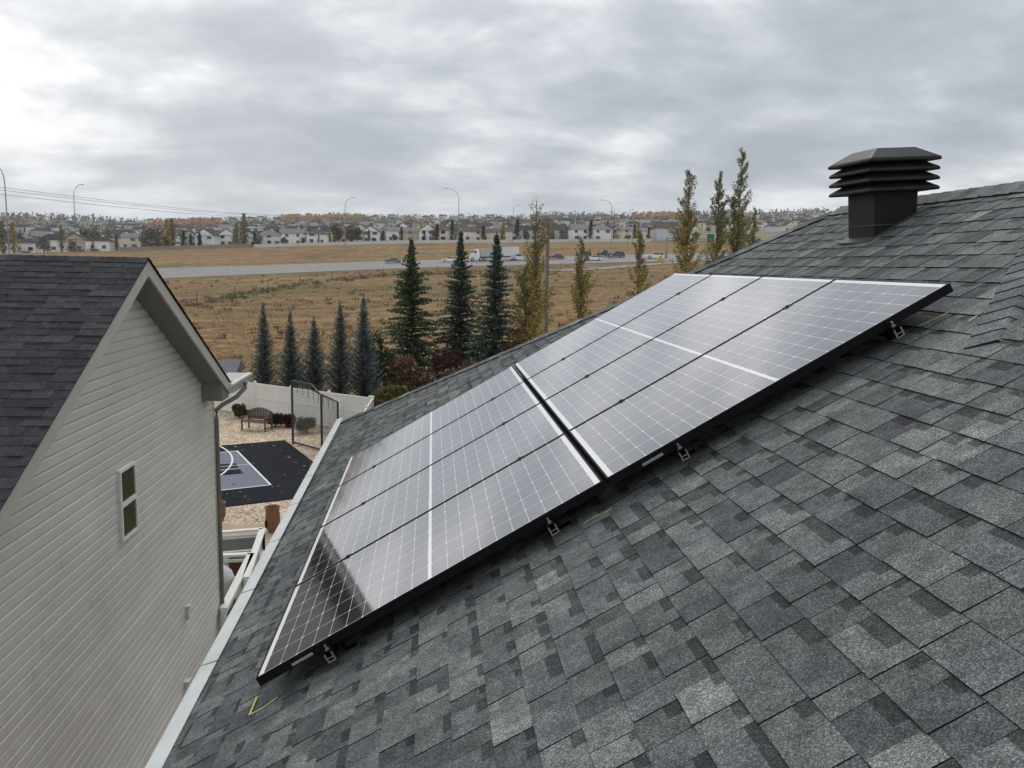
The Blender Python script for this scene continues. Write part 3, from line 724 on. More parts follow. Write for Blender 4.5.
poly_sheet('path', [(-22, 15.5), (-2.6, 15.5), (-2.6, 23.4), (-22, 23.4)], G0 + 0.008, M_conc)
lawn_far = [(fR.x, fR.y), (-2.6, 15.5), (-0.7, 11.0), (12, 11.0), (16, 24)]
poly_sheet('lawn', lawn_far, G0 + 0.008, M_grass)
sidey = poly_sheet('side_yard', [(-3.98, -5), (-0.72, -5), (-0.72, 15.49), (-3.98, 15.49)], G0 + 0.008, mat('side_yard_stones', (0.22, 0.20, 0.17), 0.9, var=0.3, vscale=5))

# basketball half court
e2 = Vector((0.917, 0.40, 0)).normalized(); e1 = Vector((0.40, -0.917, 0)).normalized()
c0 = gz(285, 441)                                     # far right corner
M_court = mat('court_dark', (0.020, 0.022, 0.028), 0.9, 0.05, var=0.15, vscale=2)
M_key = mat('court_grey', (0.19, 0.205, 0.25), 0.9, 0.1, var=0.08, vscale=2)
M_line = mat('court_line', (0.74, 0.75, 0.77), 0.6)
def crt(a, b): return c0 - e2 * a + e1 * b            # a metres to the left, b metres towards us
ctl = 9.0
court = MB(); court.prism([crt(0, 0) + Vector((0, 0, 0.012)), crt(ctl, 0) + Vector((0, 0, 0.012)), crt(ctl, 8.75) + Vector((0, 0, 0.012)), crt(0, 8.75) + Vector((0, 0, 0.012))], (0, 0, 0.028))
co = tag(court.build('court', M_court), kind='structure')
k1, k2 = gz(236, 452), gz(275, 486)
ka = (c0 - k1).dot(e2); kb0 = (k1 - c0).dot(e1); kb1 = (k2 - c0).dot(e1); kw = 4.4
def rect(mb, a0, b0, a1, b1, z, m=0):
    q = [crt(a0, b0), crt(a1, b0), crt(a1, b1), crt(a0, b1)]; mb.face([(p.x, p.y, G0 + z) for p in q], m)
kk = MB(); rect(kk, ka, kb0, ka + kw, kb1, 0.0445); tag(kk.build('court_key', M_key), kind='structure')
ll = MB(); lw_ = 0.07; zl = 0.0490
rect(ll, ka - lw_, kb0, ka, kb1, zl); rect(ll, ka, kb1 - lw_, ka + kw, kb1, zl); rect(ll, ka, kb0, ka + kw, kb0 + lw_, zl)
mid_b = kb0 + (kb1 - kb0) * 0.42
rect(ll, ka, mid_b, ka + kw, mid_b + 0.05, zl)
q1, q2, q3 = gz(219, 447.5), gz(231.5, 462), gz(219, 477)
def circ(a, b, c):
    ax, ay, bx_, by, cx_, cy = a.x, a.y, b.x, b.y, c.x, c.y; d = 2 * (ax * (by - cy) + bx_ * (cy - ay) + cx_ * (ay - by))
    ux = ((ax * ax + ay * ay) * (by - cy) + (bx_ * bx_ + by * by) * (cy - ay) + (cx_ * cx_ + cy * cy) * (ay - by)) / d
    uy = ((ax * ax + ay * ay) * (cx_ - bx_) + (bx_ * bx_ + by * by) * (ax - cx_) + (cx_ * cx_ + cy * cy) * (bx_ - ax)) / d
    return Vector((ux, uy, 0)), math.hypot(ax - ux, ay - uy)
acc, ar = circ(q1, q2, q3)
a0 = math.atan2(q2.y - acc.y, q2.x - acc.x)
for i in range(40):
    t0, t1 = a0 - 1.75 + 3.5 * i / 40, a0 - 1.75 + 3.5 * (i + 1) / 40
    ll.face([(acc.x + math.cos(t) * r, acc.y + math.sin(t) * r, G0 + zl + 0.0035) for t, r in ((t0, ar), (t1, ar), (t1, ar + lw_), (t0, ar + lw_))])
tag(ll.build('court_lines', M_line), kind='structure')
dkm = MB()
for quad in (((212, 466), (236, 464.5), (238.5, 468.8), (212, 471)), ((212, 473), (240, 470.3), (243.5, 474.8), (212, 477.5))):
    dkm.face([(p.x, p.y, G0 + 0.0465) for p in (gz(*q) for q in quad)])
tag(dkm.build('court_pattern', M_court), kind='structure')

# white vinyl fence behind the yard, and the return that runs towards us
def vinyl_fence(label, a, b, h, step=2.4, name='vinyl_fence', m=None, cap_m=None):
    m = m or M_vin; cap_m = cap_m or m
    a, b = Vector(a), Vector(b); d = b - a; ln = d.length; d.normalize(); n = max(1, round(ln / step)); st_ = ln / n
    f = thing(name, label, 'fence', a)
    pl = MB(); k = int(ln / 0.19)
    for i in range(k):
        p0 = a + d * (ln * i / k + 0.009); p1 = a + d * (ln * (i + 1) / k - 0.009)
        pl.bar(p0 + Vector((0, 0, h / 2)), p1 + Vector((0, 0, h / 2)), 0.02, h - 0.10)
    pl.build('boards', m, f, a)
    for zz in (h - 0.05, h * 0.57, 0.10):
        r_ = MB(); r_.bar(a + Vector((0, 0, zz)), b + Vector((0, 0, zz)), 0.06, 0.09); r_.build('fence_rail', cap_m, f, a)
    for i in range(n + 1):
        p = a + d * (st_ * i); ps = MB(); ps.box(p + Vector((0, 0, h / 2 + 0.02)), (0.12, 0.12, h + 0.06)); ps.hull([p + Vector((sx_ * 0.07, sy_ * 0.07, h + 0.05)) for sx_, sy_ in ((-1, -1), (1, -1), (1, 1), (-1, 1))] + [p + Vector((0, 0, h + 0.11))], ((3, 2, 1, 0), (0, 1, 4), (1, 2, 4), (2, 3, 4), (3, 0, 4)))
        ps.build('post', cap_m, f, a)
    return f
vinyl_fence('long white vinyl privacy fence behind the gravel yard and court', fL, fR, 1.62)
rt0 = fR + Vector((0.12, -0.10, 0)); rt1 = gz(356, 424, G0 + 1.62); rt1.z = G0; rt1 = rt0 + (rt1 - rt0).normalized() * 12
vinyl_fence('white vinyl side fence running from the back corner towards the house', rt0, rt1, 1.62)
vinyl_fence('brown stained wooden fence right of the white back fence corner', fR + fd * 0.15, fR + fd * 10, 1.55, 2.4, 'wooden_fence', M_brown, M_brown)

# bench
bp = gz(257, 430); bench = thing('garden_bench', 'brown wooden garden bench with arched back on the gravel by the fence', 'bench', (bp.x, bp.y, G0 + 0.008), rad(-22))
bench.scale = (0.88, 0.88, 0.9)
s_ = MB()
for i in range(5): s_.box((0, -0.30 + i * 0.13, 0.43), (1.34, 0.115, 0.03))
s_.build('seat', M_bench, bench)
bk = MB()
for i in range(15):
    x = -0.63 + i * 0.09; hh = 0.42 + 0.16 * math.cos(x / 0.64 * math.pi / 2)
    bk.bar((x, 0.30, 0.48), (x, 0.36, 0.48 + hh), 0.082, 0.025, up=(1, 0, 0))
bk.build('backrest', M_bench, bench)
for sx_ in (-0.66, 0.66):
    for yy, hh in ((-0.30, 0.62), (0.30, 0.9)):
        l_ = MB(); l_.box((sx_, yy, hh / 2), (0.06, 0.06, hh)); l_.build('leg', M_bench, bench)
    am = MB(); am.box((sx_, 0, 0.635), (0.08, 0.66, 0.03)); am.build('armrest', M_bench, bench)

def rv(r, s=1.0): return Vector((r.uniform(-1, 1), r.uniform(-1, 1), r.uniform(-1, 1))) * s
def leaf(mb, p, d, n, ln, w, col):
    d = d.normalized(); s_ = d.cross(n)
    if s_.length < 1e-4: s_ = d.cross(Vector((1, 0, 0.3)))
    s_.normalize(); mb.face([p, p + d * ln * 0.5 + s_ * w / 2, p + d * ln, p + d * ln * 0.5 - s_ * w / 2], 0, col)
def jit(r, c, k=0.25):
    f = 1 + r.uniform(-k, k); return tuple(max(0.003, v * f * (1 + r.uniform(-0.08, 0.08))) for v in c)
def lerp(a, b, t): return tuple(x + (y - x) * t for x, y in zip(a, b))

def bush(name, label, px, py, r, h, cols, seed, n=2600, ls=0.075, cat='bush', loc=None, stems=6, group=None, spread=0.5):
    rr = random.Random(seed); p = Vector(loc) if loc is not None else gz(px, py)
    o = thing(name, label, cat, (p.x, p.y, G0 + 0.008), 0, group); mb = MB()
    lumps = [(rv(rr, r * spread), rr.uniform(0.25, 0.6) * r) for _ in range(13)]
    for i in range(n):
        c, q = rr.choice(lumps); d = rv(rr); d.normalize(); pos = c * 1.0 + d * q * rr.uniform(0.6, 1.05); z = (pos.z / r * 0.5 + 0.55) * h
        if z < 0.02: z = rr.uniform(0.02, 0.2) * h
        leaf(mb, Vector((pos.x, pos.y, z)), d + rv(rr, 0.7), rv(rr), ls * rr.uniform(0.7, 1.5), ls * rr.uniform(0.5, 0.9), jit(rr, rr.choice(cols)))
    mb.build('foliage', M_leaf, o, fix=False)
    sm = MB()
    for i in range(stems):
        a = rr.uniform(0, 6.28); sm.tube([(0.03 * math.cos(a), 0.03 * math.sin(a), 0), (r * 0.5 * math.cos(a), r * 0.5 * math.sin(a), h * 0.65)], [0.015, 0.006], 5)
    sm.build('stem', M_bark, o); return o
GR1 = [(0.055, 0.06, 0.025), (0.035, 0.042, 0.018), (0.085, 0.085, 0.035)]
bush('round_shrub', 'small round dark green shrub left of the garden bench', 240, 418, 0.36, 0.66, GR1, 1)
bush('round_shrub', 'dark evergreen shrub right behind the garden bench', 275, 427, 0.42, 0.62, [(0.025, 0.032, 0.018), (0.04, 0.045, 0.02), (0.045, 0.03, 0.02)], 2)
bush('red_shrub', 'low dark red barberry shrub by the white fence', 289, 427, 0.33, 0.55, [(0.11, 0.018, 0.02), (0.07, 0.015, 0.015), (0.15, 0.03, 0.03)], 3)
bush('round_shrub', 'pale grey green shrub behind the ball net', 306, 433, 0.46, 0.66, [(0.15, 0.15, 0.10), (0.11, 0.115, 0.075), (0.19, 0.18, 0.125)], 4)

# ball-stop net beside the court
n1, n2, n3 = gz(293, 444), gz(322, 452), gz(338, 431)
net = thing('ball_net', 'tall black steel ball stop net frame beside the dark court', 'sports net', n1)
tops = []
for p, pyt, pxt in ((n1, 380.5, 291.5), (n2, 395, 321.5), (n3, 402, 338)):
    tz = gy(pxt, pyt, p.y).z; tp = Vector((p.x, p.y, tz)); tops.append(tp); pb = MB(); pb.tube([p, tp], 0.045, 8); pb.build('post', M_dark, net, n1)
tb = MB(); tb.tube([tops[0], tops[0].lerp(tops[1], 0.68) + Vector((0, 0, 0.22)), tops[1]], 0.035, 6); tb.tube([tops[0], tops[2]], 0.03, 6); tb.tube([tops[1], tops[2]], 0.03, 6); tb.build('top_rail', M_dark, net, n1)
bbm = MB(); bbm.tube([n1 + Vector((0, 0, 0.08)), n2 + Vector((0, 0, 0.08))], 0.035, 6); bbm.build('bottom_rail', M_dark, net, n1)
nm = MB()
for (a, b, ta, tb_) in ((n1, n2, tops[0], tops[1]), (n2, n3, tops[1], tops[2])):
    for i in range(1, 26): nm.tube([a.lerp(b, i / 26) + Vector((0, 0, 0.1)), ta.lerp(tb_, i / 26)], 0.004, 3, cap=False)
    for i in range(1, 20): nm.tube([a.lerp(ta, i / 20), b.lerp(tb_, i / 20)], 0.004, 3, cap=False)
nm.build('netting', mat('net_cord', (0.12, 0.12, 0.12), 0.8), net, n1)
for i in range(1, 9):
    lad = MB(); a = tops[0].lerp(tops[2], i / 9); lad.tube([a, a - Vector((0, 0, 0.42))], 0.012, 4); lad.build('hanger', M_dark, net, n1)

# clay chiminea, pots
def chiminea(name, label, px, py, h, r):
    p = gz(px, py); o = thing(name, label, 'chiminea', (p.x, p.y, G0 + 0.01))
    b = MB(); b.lathe([(r * 0.62, 0.0), (r * 0.66, 0.03), (r * 0.6, 0.05), (r * 0.80, 0.10), (r * 0.92, h * 0.3), (r * 0.95, h * 0.5), (r * 0.90, h * 0.75), (r * 0.84, h * 0.88), (r * 1.0, h * 0.95), (r * 1.04, h * 0.985), (r * 0.98, h), (r * 0.82, h * 0.985), (r * 0.74, h * 0.9), (r * 0.7, h * 0.5), (0.01, h * 0.45)], 24)
    b.build('body', M_clay, o, smooth=True)
    m = MB(); k = 10; ang = rad(215); dirv = Vector((math.cos(ang), math.sin(ang), 0)); sd2 = Vector((-dirv.y, dirv.x, 0))
    m.prism([dirv * (r * 0.86) + sd2 * (0.34 * r * math.cos(6.283 * i / k)) + Vector((0, 0, h * 0.36 + h * 0.17 * math.sin(6.283 * i / k))) for i in range(k)], dirv * (r * 0.12))
    m.build('opening', mat('mouth_shade', (0.01, 0.008, 0.007), 0.9), o); return o  # solid near-black plug paints the shade of the mouth's hollow
chiminea('chiminea', 'tall terracotta chiminea standing on the path beside the deck rail', 273, 532, 0.72, 0.21)
chiminea('clay_urn', 'orange clay urn on the gravel just behind the downspout', 219.5, 521, 0.55, 0.19)
bpy.data.objects['clay_urn']['category'] = 'urn'

# low deck with white rails behind the neighbour's house
zr_ = -6.5
A0, A1, A2 = gz(262.5, 529, zr_), gz(246, 578, zr_), gz(205, 533.5, zr_)
B0, B1, B2 = gz(251, 554, zr_), gz(223.5, 609, zr_), gz(205, 556, zr_)
dk = thing('deck', 'low wooden deck behind the neighbouring house', 'deck', (-5, 17.5, G0))
pts = [(A1.x + 0.1, 15.62), (A0.x + 0.1, A0.y + 0.1), (-11, A0.y + 0.1), (-11, 15.62)]
db = MB(); db.prism([(x, y, G0 + 0.02) for x, y in pts], (0, 0, 0.22)); db.build('floor', M_deck, dk, (-5, 17.5, G0))
def railing(label, path, base, panel=True):
    o = thing('deck_railing', label, 'railing', (path[1].x, path[1].y, base), 0); org = (path[1].x, path[1].y, base)
    for a, b in zip(path, path[1:]):
        d = (b - a); ln = d.length; d.normalize()
        r_ = MB(); r_.bar(a - d * 0.0, b, 0.15, 0.045); r_.build('cap_rail', M_vin, o, org)
        lowz = Vector((0, 0, base + 0.12 - a.z)); r2 = MB(); r2.bar(a + lowz, b + lowz, 0.06, 0.07); r2.build('bottom_rail', M_vin, o, org)
        r3 = MB(); r3.bar(a + Vector((0, 0, -0.14)), b + Vector((0, 0, -0.14)), 0.05, 0.06); r3.build('sub_rail', M_vin, o, org)
        if panel:
            g_ = MB(); m_ = (a.z - 0.18 + base + 0.17) / 2; g_.bar(Vector((a.x, a.y, m_)) + d * 0.05, Vector((b.x, b.y, m_)) - d * 0.05, 0.012, a.z - base - 0.37); g_.build('glass_panel', M_railg, o, org)
        k = max(1, round(ln / 1.3))
        for i in range(k + 1):
            p = a + d * (ln * i / k); ps = MB(); ps.box2((p.x - 0.045, p.y - 0.045, base), (p.x + 0.045, p.y + 0.045, a.z - 0.024)); ps.build('post', M_vin, o, org)
    return o
railing('white capped outer deck railing with grey glass beside the path', [A2, A0, A1], G0 + 0.24)
railing('white inner deck railing closest to the neighbouring wall', [B2, B0, B1], G0 + 0.24, False)
pt = gz(238, 582, G0 + 0.24); pot = thing('planter_pot', 'square brown planter pot on the deck between white rails', 'planter', (pt.x, pt.y + 0.3, G0 + 0.24))
pm = MB(); pm.hull([(-0.16, -0.16, 0), (0.16, -0.16, 0), (0.16, 0.16, 0), (-0.16, 0.16, 0), (-0.24, -0.24, 0.5), (0.24, -0.24, 0.5), (0.24, 0.24, 0.5), (-0.24, 0.24, 0.5)], BOXF); pm.build('pot', mat('planter_brown', (0.12, 0.05, 0.03), 0.6), pot, bevel=0.02)
pm = MB(); pm.box((0, 0, 0.512), (0.42, 0.42, 0.02)); pm.build('soil', M_brown, pot)
gp_ = gz(222, 592, -6.75); gr = thing('covered_grill', 'barbecue grill under a pale cloth cover on the deck', 'grill', (gp_.x - 0.12, gp_.y + 0.1, G0 + 0.24))
gm = MB(); gm.lathe([(0.30, 0.05), (0.36, 0.10), (0.34, 0.45), (0.36, 0.62), (0.30, 0.80), (0.16, 0.92), (0.01, 0.95)], 14); gm.build('cover', M_gray, gr, smooth=True)
for sx_, sy_ in ((-1, -1), (1, -1), (1, 1), (-1, 1)):
    gl_ = MB(); gl_.box2((sx_ * 0.2 - 0.02, sy_ * 0.2 - 0.02, 0), (sx_ * 0.2 + 0.02, sy_ * 0.2 + 0.02, 0.1)); gl_.build('leg', M_dark, gr)
# dark bracketed meter box in the side gap
mp_ = gz(241, 585, -6.5); ac = thing('air_conditioner', 'dark grey air conditioner unit in the gap beside the gutter', 'air conditioner', (mp_.x + 0.25, mp_.y - 0.6, G0 + 0.01))
am = MB(); am.box((0, 0, 0.36), (0.6, 0.6, 0.66)); am.build('casing', mat('ac_grey', (0.12, 0.12, 0.12), 0.6), ac, bevel=0.03)
am = MB(); am.lathe([(0.01, 0.70), (0.22, 0.705), (0.25, 0.693)], 16); am.build('fan_grille', M_dark, ac)

# ------------------------------------------------------------------ trees behind the fence
def spruce(name, label, x, y, h, r, seed, cols, narrow=False, group=None):
    rr = random.Random(seed); z0 = hz_at(x, y); o = thing(name, label, 'tree', (x, y, z0), rr.uniform(0, 6), group)
    tr = MB(); tr.tube([(0, 0, -0.1), (0.02, 0.01, h * 0.5), (0, 0, h * 0.985)], [0.028 * h / 2 + 0.02, 0.014 * h / 2 + 0.01, 0.008], 8); tr.build('trunk', M_bark, o)
    mb = MB(); z = 0.03 * h if narrow else 0.07 * h; base_a = 0
    while z < h * 0.985:
        k = z / h; rad_ = r * rr.uniform(0.78, 1.12) * ((1 - k) ** (0.82 if not narrow else 0.85)) * (1.0 if k > 0.12 else 0.8 + k * 1.6) * (1.0 if k < 0.72 or narrow else 1.0 - 1.5 * (k - 0.72)) + 0.03
        nb_ = (8 if not narrow else 11) if k < 0.85 else 5; base_a += 1.1
        for i in range(nb_):
            a = base_a + i * 6.283 / nb_ + rr.uniform(-0.4, 0.4); ln = rad_ * rr.uniform(0.68, 1.12)
            if not narrow and rr.random() < 0.22: ln *= 0.5
            up0 = (0.10 + 0.85 * k * k) if not narrow else 0.75
            dv = Vector((math.cos(a), math.sin(a), up0 + (rr.uniform(-0.12, 0.16) if not narrow else 0))).normalized(); sd2 = Vector((-math.sin(a), math.cos(a), 0))
            p0 = Vector((0, 0, z)); steps = max(3, int(ln / (0.13 if not narrow else 0.10)))
            for s2 in range(steps):
                f = (s2 + 0.6) / steps
                p = p0 + dv * ln * f + Vector((0, 0, (-0.22 * ln * f * f) if not narrow else 0.0))
                tl = (0.40 if not narrow else 0.22) * (1 - 0.45 * f) * (1 - 0.5 * k) * rr.uniform(0.8, 1.3); w = 0.14 if not narrow else 0.075
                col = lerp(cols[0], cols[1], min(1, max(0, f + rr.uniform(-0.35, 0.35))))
                for sgn in (-1, 1):
                    d = dv * 0.75 + sd2 * sgn * rr.uniform(0.5, 1.0) + Vector((0, 0, rr.uniform(-0.35, 0.2)))
                    leaf(mb, p, d, Vector((rr.uniform(-.5, .5), rr.uniform(-.5, .5), 1)), tl, w, jit(rr, col, 0.3))
                leaf(mb, p, dv + Vector((0, 0, rr.uniform(-0.1, 0.25))), rv(rr), tl * 0.9, w, jit(rr, col, 0.3))
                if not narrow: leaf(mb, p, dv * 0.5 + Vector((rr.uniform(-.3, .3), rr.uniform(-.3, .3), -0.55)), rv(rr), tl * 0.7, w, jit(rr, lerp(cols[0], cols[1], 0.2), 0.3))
        z += (rr.uniform(0.16, 0.34) if not narrow else 0.15) * (1 - 0.35 * k)
    for q in range(8): leaf(mb, Vector((0, 0, h * 0.97)), Vector((rr.uniform(-.25, .25), rr.uniform(-.25, .25), 1)), rv(rr), 0.45, 0.06, jit(rr, cols[1]))
    mb.build('crown', M_leaf, o, fix=False); return o
def at_top(px, ytop, Y, ybase=None):
    p = gy(px, ytop, Y); return p.x, Y, p.z - hz_at(p.x, Y)
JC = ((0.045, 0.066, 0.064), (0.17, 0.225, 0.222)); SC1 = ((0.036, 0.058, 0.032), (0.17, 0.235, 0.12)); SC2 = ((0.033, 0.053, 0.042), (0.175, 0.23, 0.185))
jl = ['leftmost of the five narrow blue junipers behind the fence', 'second narrow blue juniper from the left behind the fence', 'shortest narrow blue juniper, middle of the five behind the fence', 'fourth narrow blue juniper from the left behind the fence', 'tallest narrow blue juniper, rightmost of the five behind the fence']
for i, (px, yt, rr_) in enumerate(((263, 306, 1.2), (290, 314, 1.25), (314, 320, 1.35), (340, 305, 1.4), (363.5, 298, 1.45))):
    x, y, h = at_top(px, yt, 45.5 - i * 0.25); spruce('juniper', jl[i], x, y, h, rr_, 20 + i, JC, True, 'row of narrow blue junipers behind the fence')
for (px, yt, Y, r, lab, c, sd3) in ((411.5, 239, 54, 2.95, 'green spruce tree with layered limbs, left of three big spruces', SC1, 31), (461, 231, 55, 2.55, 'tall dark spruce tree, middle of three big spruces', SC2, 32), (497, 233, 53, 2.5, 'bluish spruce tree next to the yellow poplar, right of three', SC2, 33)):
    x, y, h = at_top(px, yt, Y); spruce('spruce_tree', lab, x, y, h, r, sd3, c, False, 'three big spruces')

def poplar(name, label, x, y, h, r, seed, cols, n=2600, group=None, sparse=0.62, ls=0.115, forks=1):
    r *= 1.12
    rr = random.Random(seed); z0 = hz_at(x, y); o = thing(name, label, 'tree', (x, y, z0), rr.uniform(0, 6), group)
    tr = MB(); br = []
    for k in range(forks):
        ox, oy = (0, 0) if k == 0 else (rr.uniform(-.3, .3) * r, rr.uniform(-.3, .3) * r); hh = h * (1 if k == 0 else rr.uniform(0.72, 0.9))
        pts = [(ox * f + rr.uniform(-.05, .05), oy * f + rr.uniform(-.05, .05), hh * f) for f in (0, .15, .3, .5, .7, .85, 1)]
        tr.tube(pts, [0.15 * (1 - f) * h / 12 + 0.012 for f in (0, .15, .3, .5, .7, .85, 1)], 7)
        nl_ = int(hh * 4.2)
        for i in range(nl_):
            f = 0.06 + 0.92 * (i / nl_); prof_ = (min(1, f / 0.22 + 0.35)) * (1 - max(0, (f - 0.35) / 0.65) ** 1.4 * 0.86)
            a = rr.uniform(0, 6.283); ln = r * prof_ * rr.uniform(0.55, 1.2) * (1 if k == 0 else 0.75)
            p0 = Vector((ox * f, oy * f, hh * f)); d = Vector((math.cos(a) * ln, math.sin(a) * ln, ln * rr.uniform(1.0, 2.0)))
            tr.tube([p0, p0 + d * 0.55 + Vector((math.cos(a), math.sin(a), 0)) * 0.1 * ln, p0 + d], [0.02, 0.012, 0.005], 4, cap=False); br.append((p0, d, f))
    tr.build('trunk', M_bark, o)
    mb = MB()
    for i in range(n):
        p0, d, f = rr.choice(br)
        if f > 0.6 and rr.random() < (f - 0.6) / 0.4 * sparse: continue
        q = rr.uniform(0.15, 1.05); p = p0 + d * q + rv(rr, 0.10 + 0.12 * (1 - f)); c = rr.choice(cols)
        if f > 0.65: c = lerp(c, (0.14, 0.145, 0.085), 0.6)
        leaf(mb, p, rv(rr) + Vector((0, 0, -0.3)), rv(rr), ls * rr.uniform(0.7, 1.4), ls * rr.uniform(0.6, 1.0), jit(rr, c, 0.35))
    mb.build('crown', M_leaf, o, fix=False); return o
YP = [(0.42, 0.335, 0.085), (0.32, 0.28, 0.085), (0.24, 0.235, 0.085), (0.54, 0.40, 0.10), (0.20, 0.17, 0.07)]
GP = [(0.24, 0.245, 0.09), (0.19, 0.20, 0.075), (0.33, 0.30, 0.105), (0.42, 0.34, 0.11), (0.16, 0.165, 0.07)]
for (px, yt, Y, r, cols, n, fk, sd4, lab, yl) in (
        (537, 196, 58, 1.15, YP, 3600, 2, 41, 'tall yellowing poplar with a thin bare top beside the utility pole', 0),
        (526, 262, 55, 0.9, YP, 1500, 2, 47, 'short golden poplar sprout between the bluish spruce and tall poplar', 0),
        (583, 236, 62, 1.0, YP, 1900, 2, 42, 'yellow green poplar right of the utility pole', 0),
        (640, 229, 66, 0.85, YP, 1700, 1, 43, 'thin short poplar alone over the upper edge of the array', 0),
        (690, 168, 68, 1.35, YP, 4200, 2, 44, 'tall yellow green poplar, leftmost of three by the sign', 0),
        (720, 172, 72, 1.05, GP, 3400, 1, 45, 'slender green poplar, middle of three by the sign', 0),
        (743, 147, 72, 1.35, GP, 4800, 2, 46, 'tallest dense green poplar, rightmost of three by the sign', 0),
        (755.5, 206, 74, 0.75, GP, 1300, 1, 48, 'short olive poplar tucked right of the tallest poplar', 0)):
    x, y, h = at_top(px, yt, Y); poplar('poplar_tree', lab, x, y, h, r, sd4, cols, int(n * (4.6 if px != 537 else 3.4)), 'poplars behind the roof hip', forks=fk, sparse=0.72 if px != 537 else 1.15)

RED = [(0.10, 0.055, 0.042), (0.13, 0.068, 0.05), (0.22, 0.11, 0.075), (0.09, 0.085, 0.042), (0.42, 0.27, 0.19), (0.16, 0.135, 0.06), (0.075, 0.052, 0.042)]
for (px, Y, r, h, cols, lab, sd5) in ((405, 46, 1.15, 2.0, RED, 'reddish brown leaved bush beneath the left big spruce', 51), (442, 47, 1.15, 1.35, RED, 'reddish brown leaved bush between the left and middle spruces', 52), (478, 47.5, 1.1, 1.9, RED, 'reddish brown leaved bush between the middle and right spruces', 53),
        (376, 47, 0.9, 3.2, [(0.055, 0.06, 0.022), (0.04, 0.045, 0.018), (0.10, 0.095, 0.03)], 'upright olive green bush right of the tallest juniper', 54), (392, 43.5, 0.9, 1.0, [(0.15, 0.14, 0.035), (0.10, 0.10, 0.03), (0.2, 0.16, 0.05)], 'low yellow green bush right of the fence corner', 55),
        (448, 50, 0.8, 2.3, [(0.09, 0.035, 0.03), (0.15, 0.07, 0.05), (0.05, 0.03, 0.022)], 'thin reddish sapling left of the middle spruce', 56), (512, 52, 0.9, 3.2, [(0.16, 0.07, 0.05), (0.20, 0.12, 0.05), (0.09, 0.05, 0.03)], 'rusty autumn bush under the golden poplar sprout', 57),
        (570, 60, 1.0, 2.6, [(0.12, 0.10, 0.03), (0.20, 0.16, 0.05)], 'golden brown bush low between the two middle poplars', 58), (705, 66, 1.1, 2.6, [(0.14, 0.12, 0.04), (0.20, 0.16, 0.05), (0.09, 0.05, 0.03)], 'yellow brown bush at the foot of the leftmost sign poplar', 59)):
    p = gy(px, 300, Y); bush('bush', lab, 0, 0, r, h, cols, sd5, 3600, 0.16, loc=(p.x, Y, 0), stems=9, group=None, spread=0.72)
# grey garden shed beyond the fence at the left
sp = gy(233, 372, 46); sh = thing('garden_shed', 'grey roofed garden shed just beyond the white fence at left', 'shed', (sp.x - 1.1, 46.5, G0))
sh.scale = (0.9, 0.9, 0.86); sm = MB(); sm.box2((-1.4, -1.1, 0), (1.4, 1.1, 1.75)); sm.build('wall', mat('shed_wall', (0.22, 0.23, 0.25), 0.8, var=0.1), sh)
sm = MB(); sm.prism([(-1.6, -1.35, 1.65), (-1.6, 0, 2.35), (-1.6, 1.35, 1.65)], (3.2, 0, 0)); sm.build('roof', mat('shed_roof', (0.17, 0.175, 0.185), 0.9, var=0.15), sh)

# wooden utility pole
x, y, h = at_top(548.5, 222, 76); up_ = thing('utility_pole', 'grey wooden utility pole with a crossarm among the poplars', 'utility pole', (x, y, hz_at(x, y)), rad(8))
pb = MB(); pb.tube([(0, 0, -0.2), (0, 0, h)], [0.17, 0.12], 10); pb.build('pole', mat('pole_wood', (0.17, 0.155, 0.135), 0.9, 0.1, var=0.2, vscale=3), up_)
pb = MB(); pb.box((0.45, -0.15, h - 0.28), (2.1, 0.10, 0.12)); pb.build('crossarm', M_wood, up_)
for q in (-0.5, 0.1, 0.9, 1.4):
    pb = MB(); pb.lathe([(0.03, 0), (0.06, 0.05), (0.03, 0.09), (0.05, 0.14), (0.01, 0.18)], 8, (q, -0.15, h - 0.22)); pb.build('insulator', M_steel, up_)
x2, y2, h2 = at_top(546.5, 232, 90); wp = thing('white_pole', 'slim pale steel pole directly beside the wooden utility pole', 'pole', (x2, y2, hz_at(x2, y2)))
pb = MB(); pb.tube([(0, 0, -0.2), (0, 0, h2)], [0.11, 0.08], 8); pb.build('pole', M_steel, wp)
pb = MB(); pb.tube([(0, 0, h2), (0, 0, h2 + 0.12)], [0.12, 0.05], 8); pb.build('pole_cap', M_steel, wp)

# leaves blown over the court and the gravel
rr = random.Random(404); fm = MB()
for i in range(170):
    p = Vector((rr.uniform(-10, -2.8), rr.uniform(24, 36.5), G0 + 0.056)); a = rr.uniform(0, 6.283)
    leaf(fm, p, Vector((math.cos(a), math.sin(a), rr.uniform(0, 0.3))), Vector((0, 0, 1)), rr.uniform(0.07, 0.14), rr.uniform(0.05, 0.10), jit(rr, rr.choice(((0.34, 0.24, 0.07), (0.22, 0.13, 0.06), (0.30, 0.27, 0.16))), 0.3))
tag(fm.build('fallen_leaves', M_leaf, fix=False), kind='stuff')

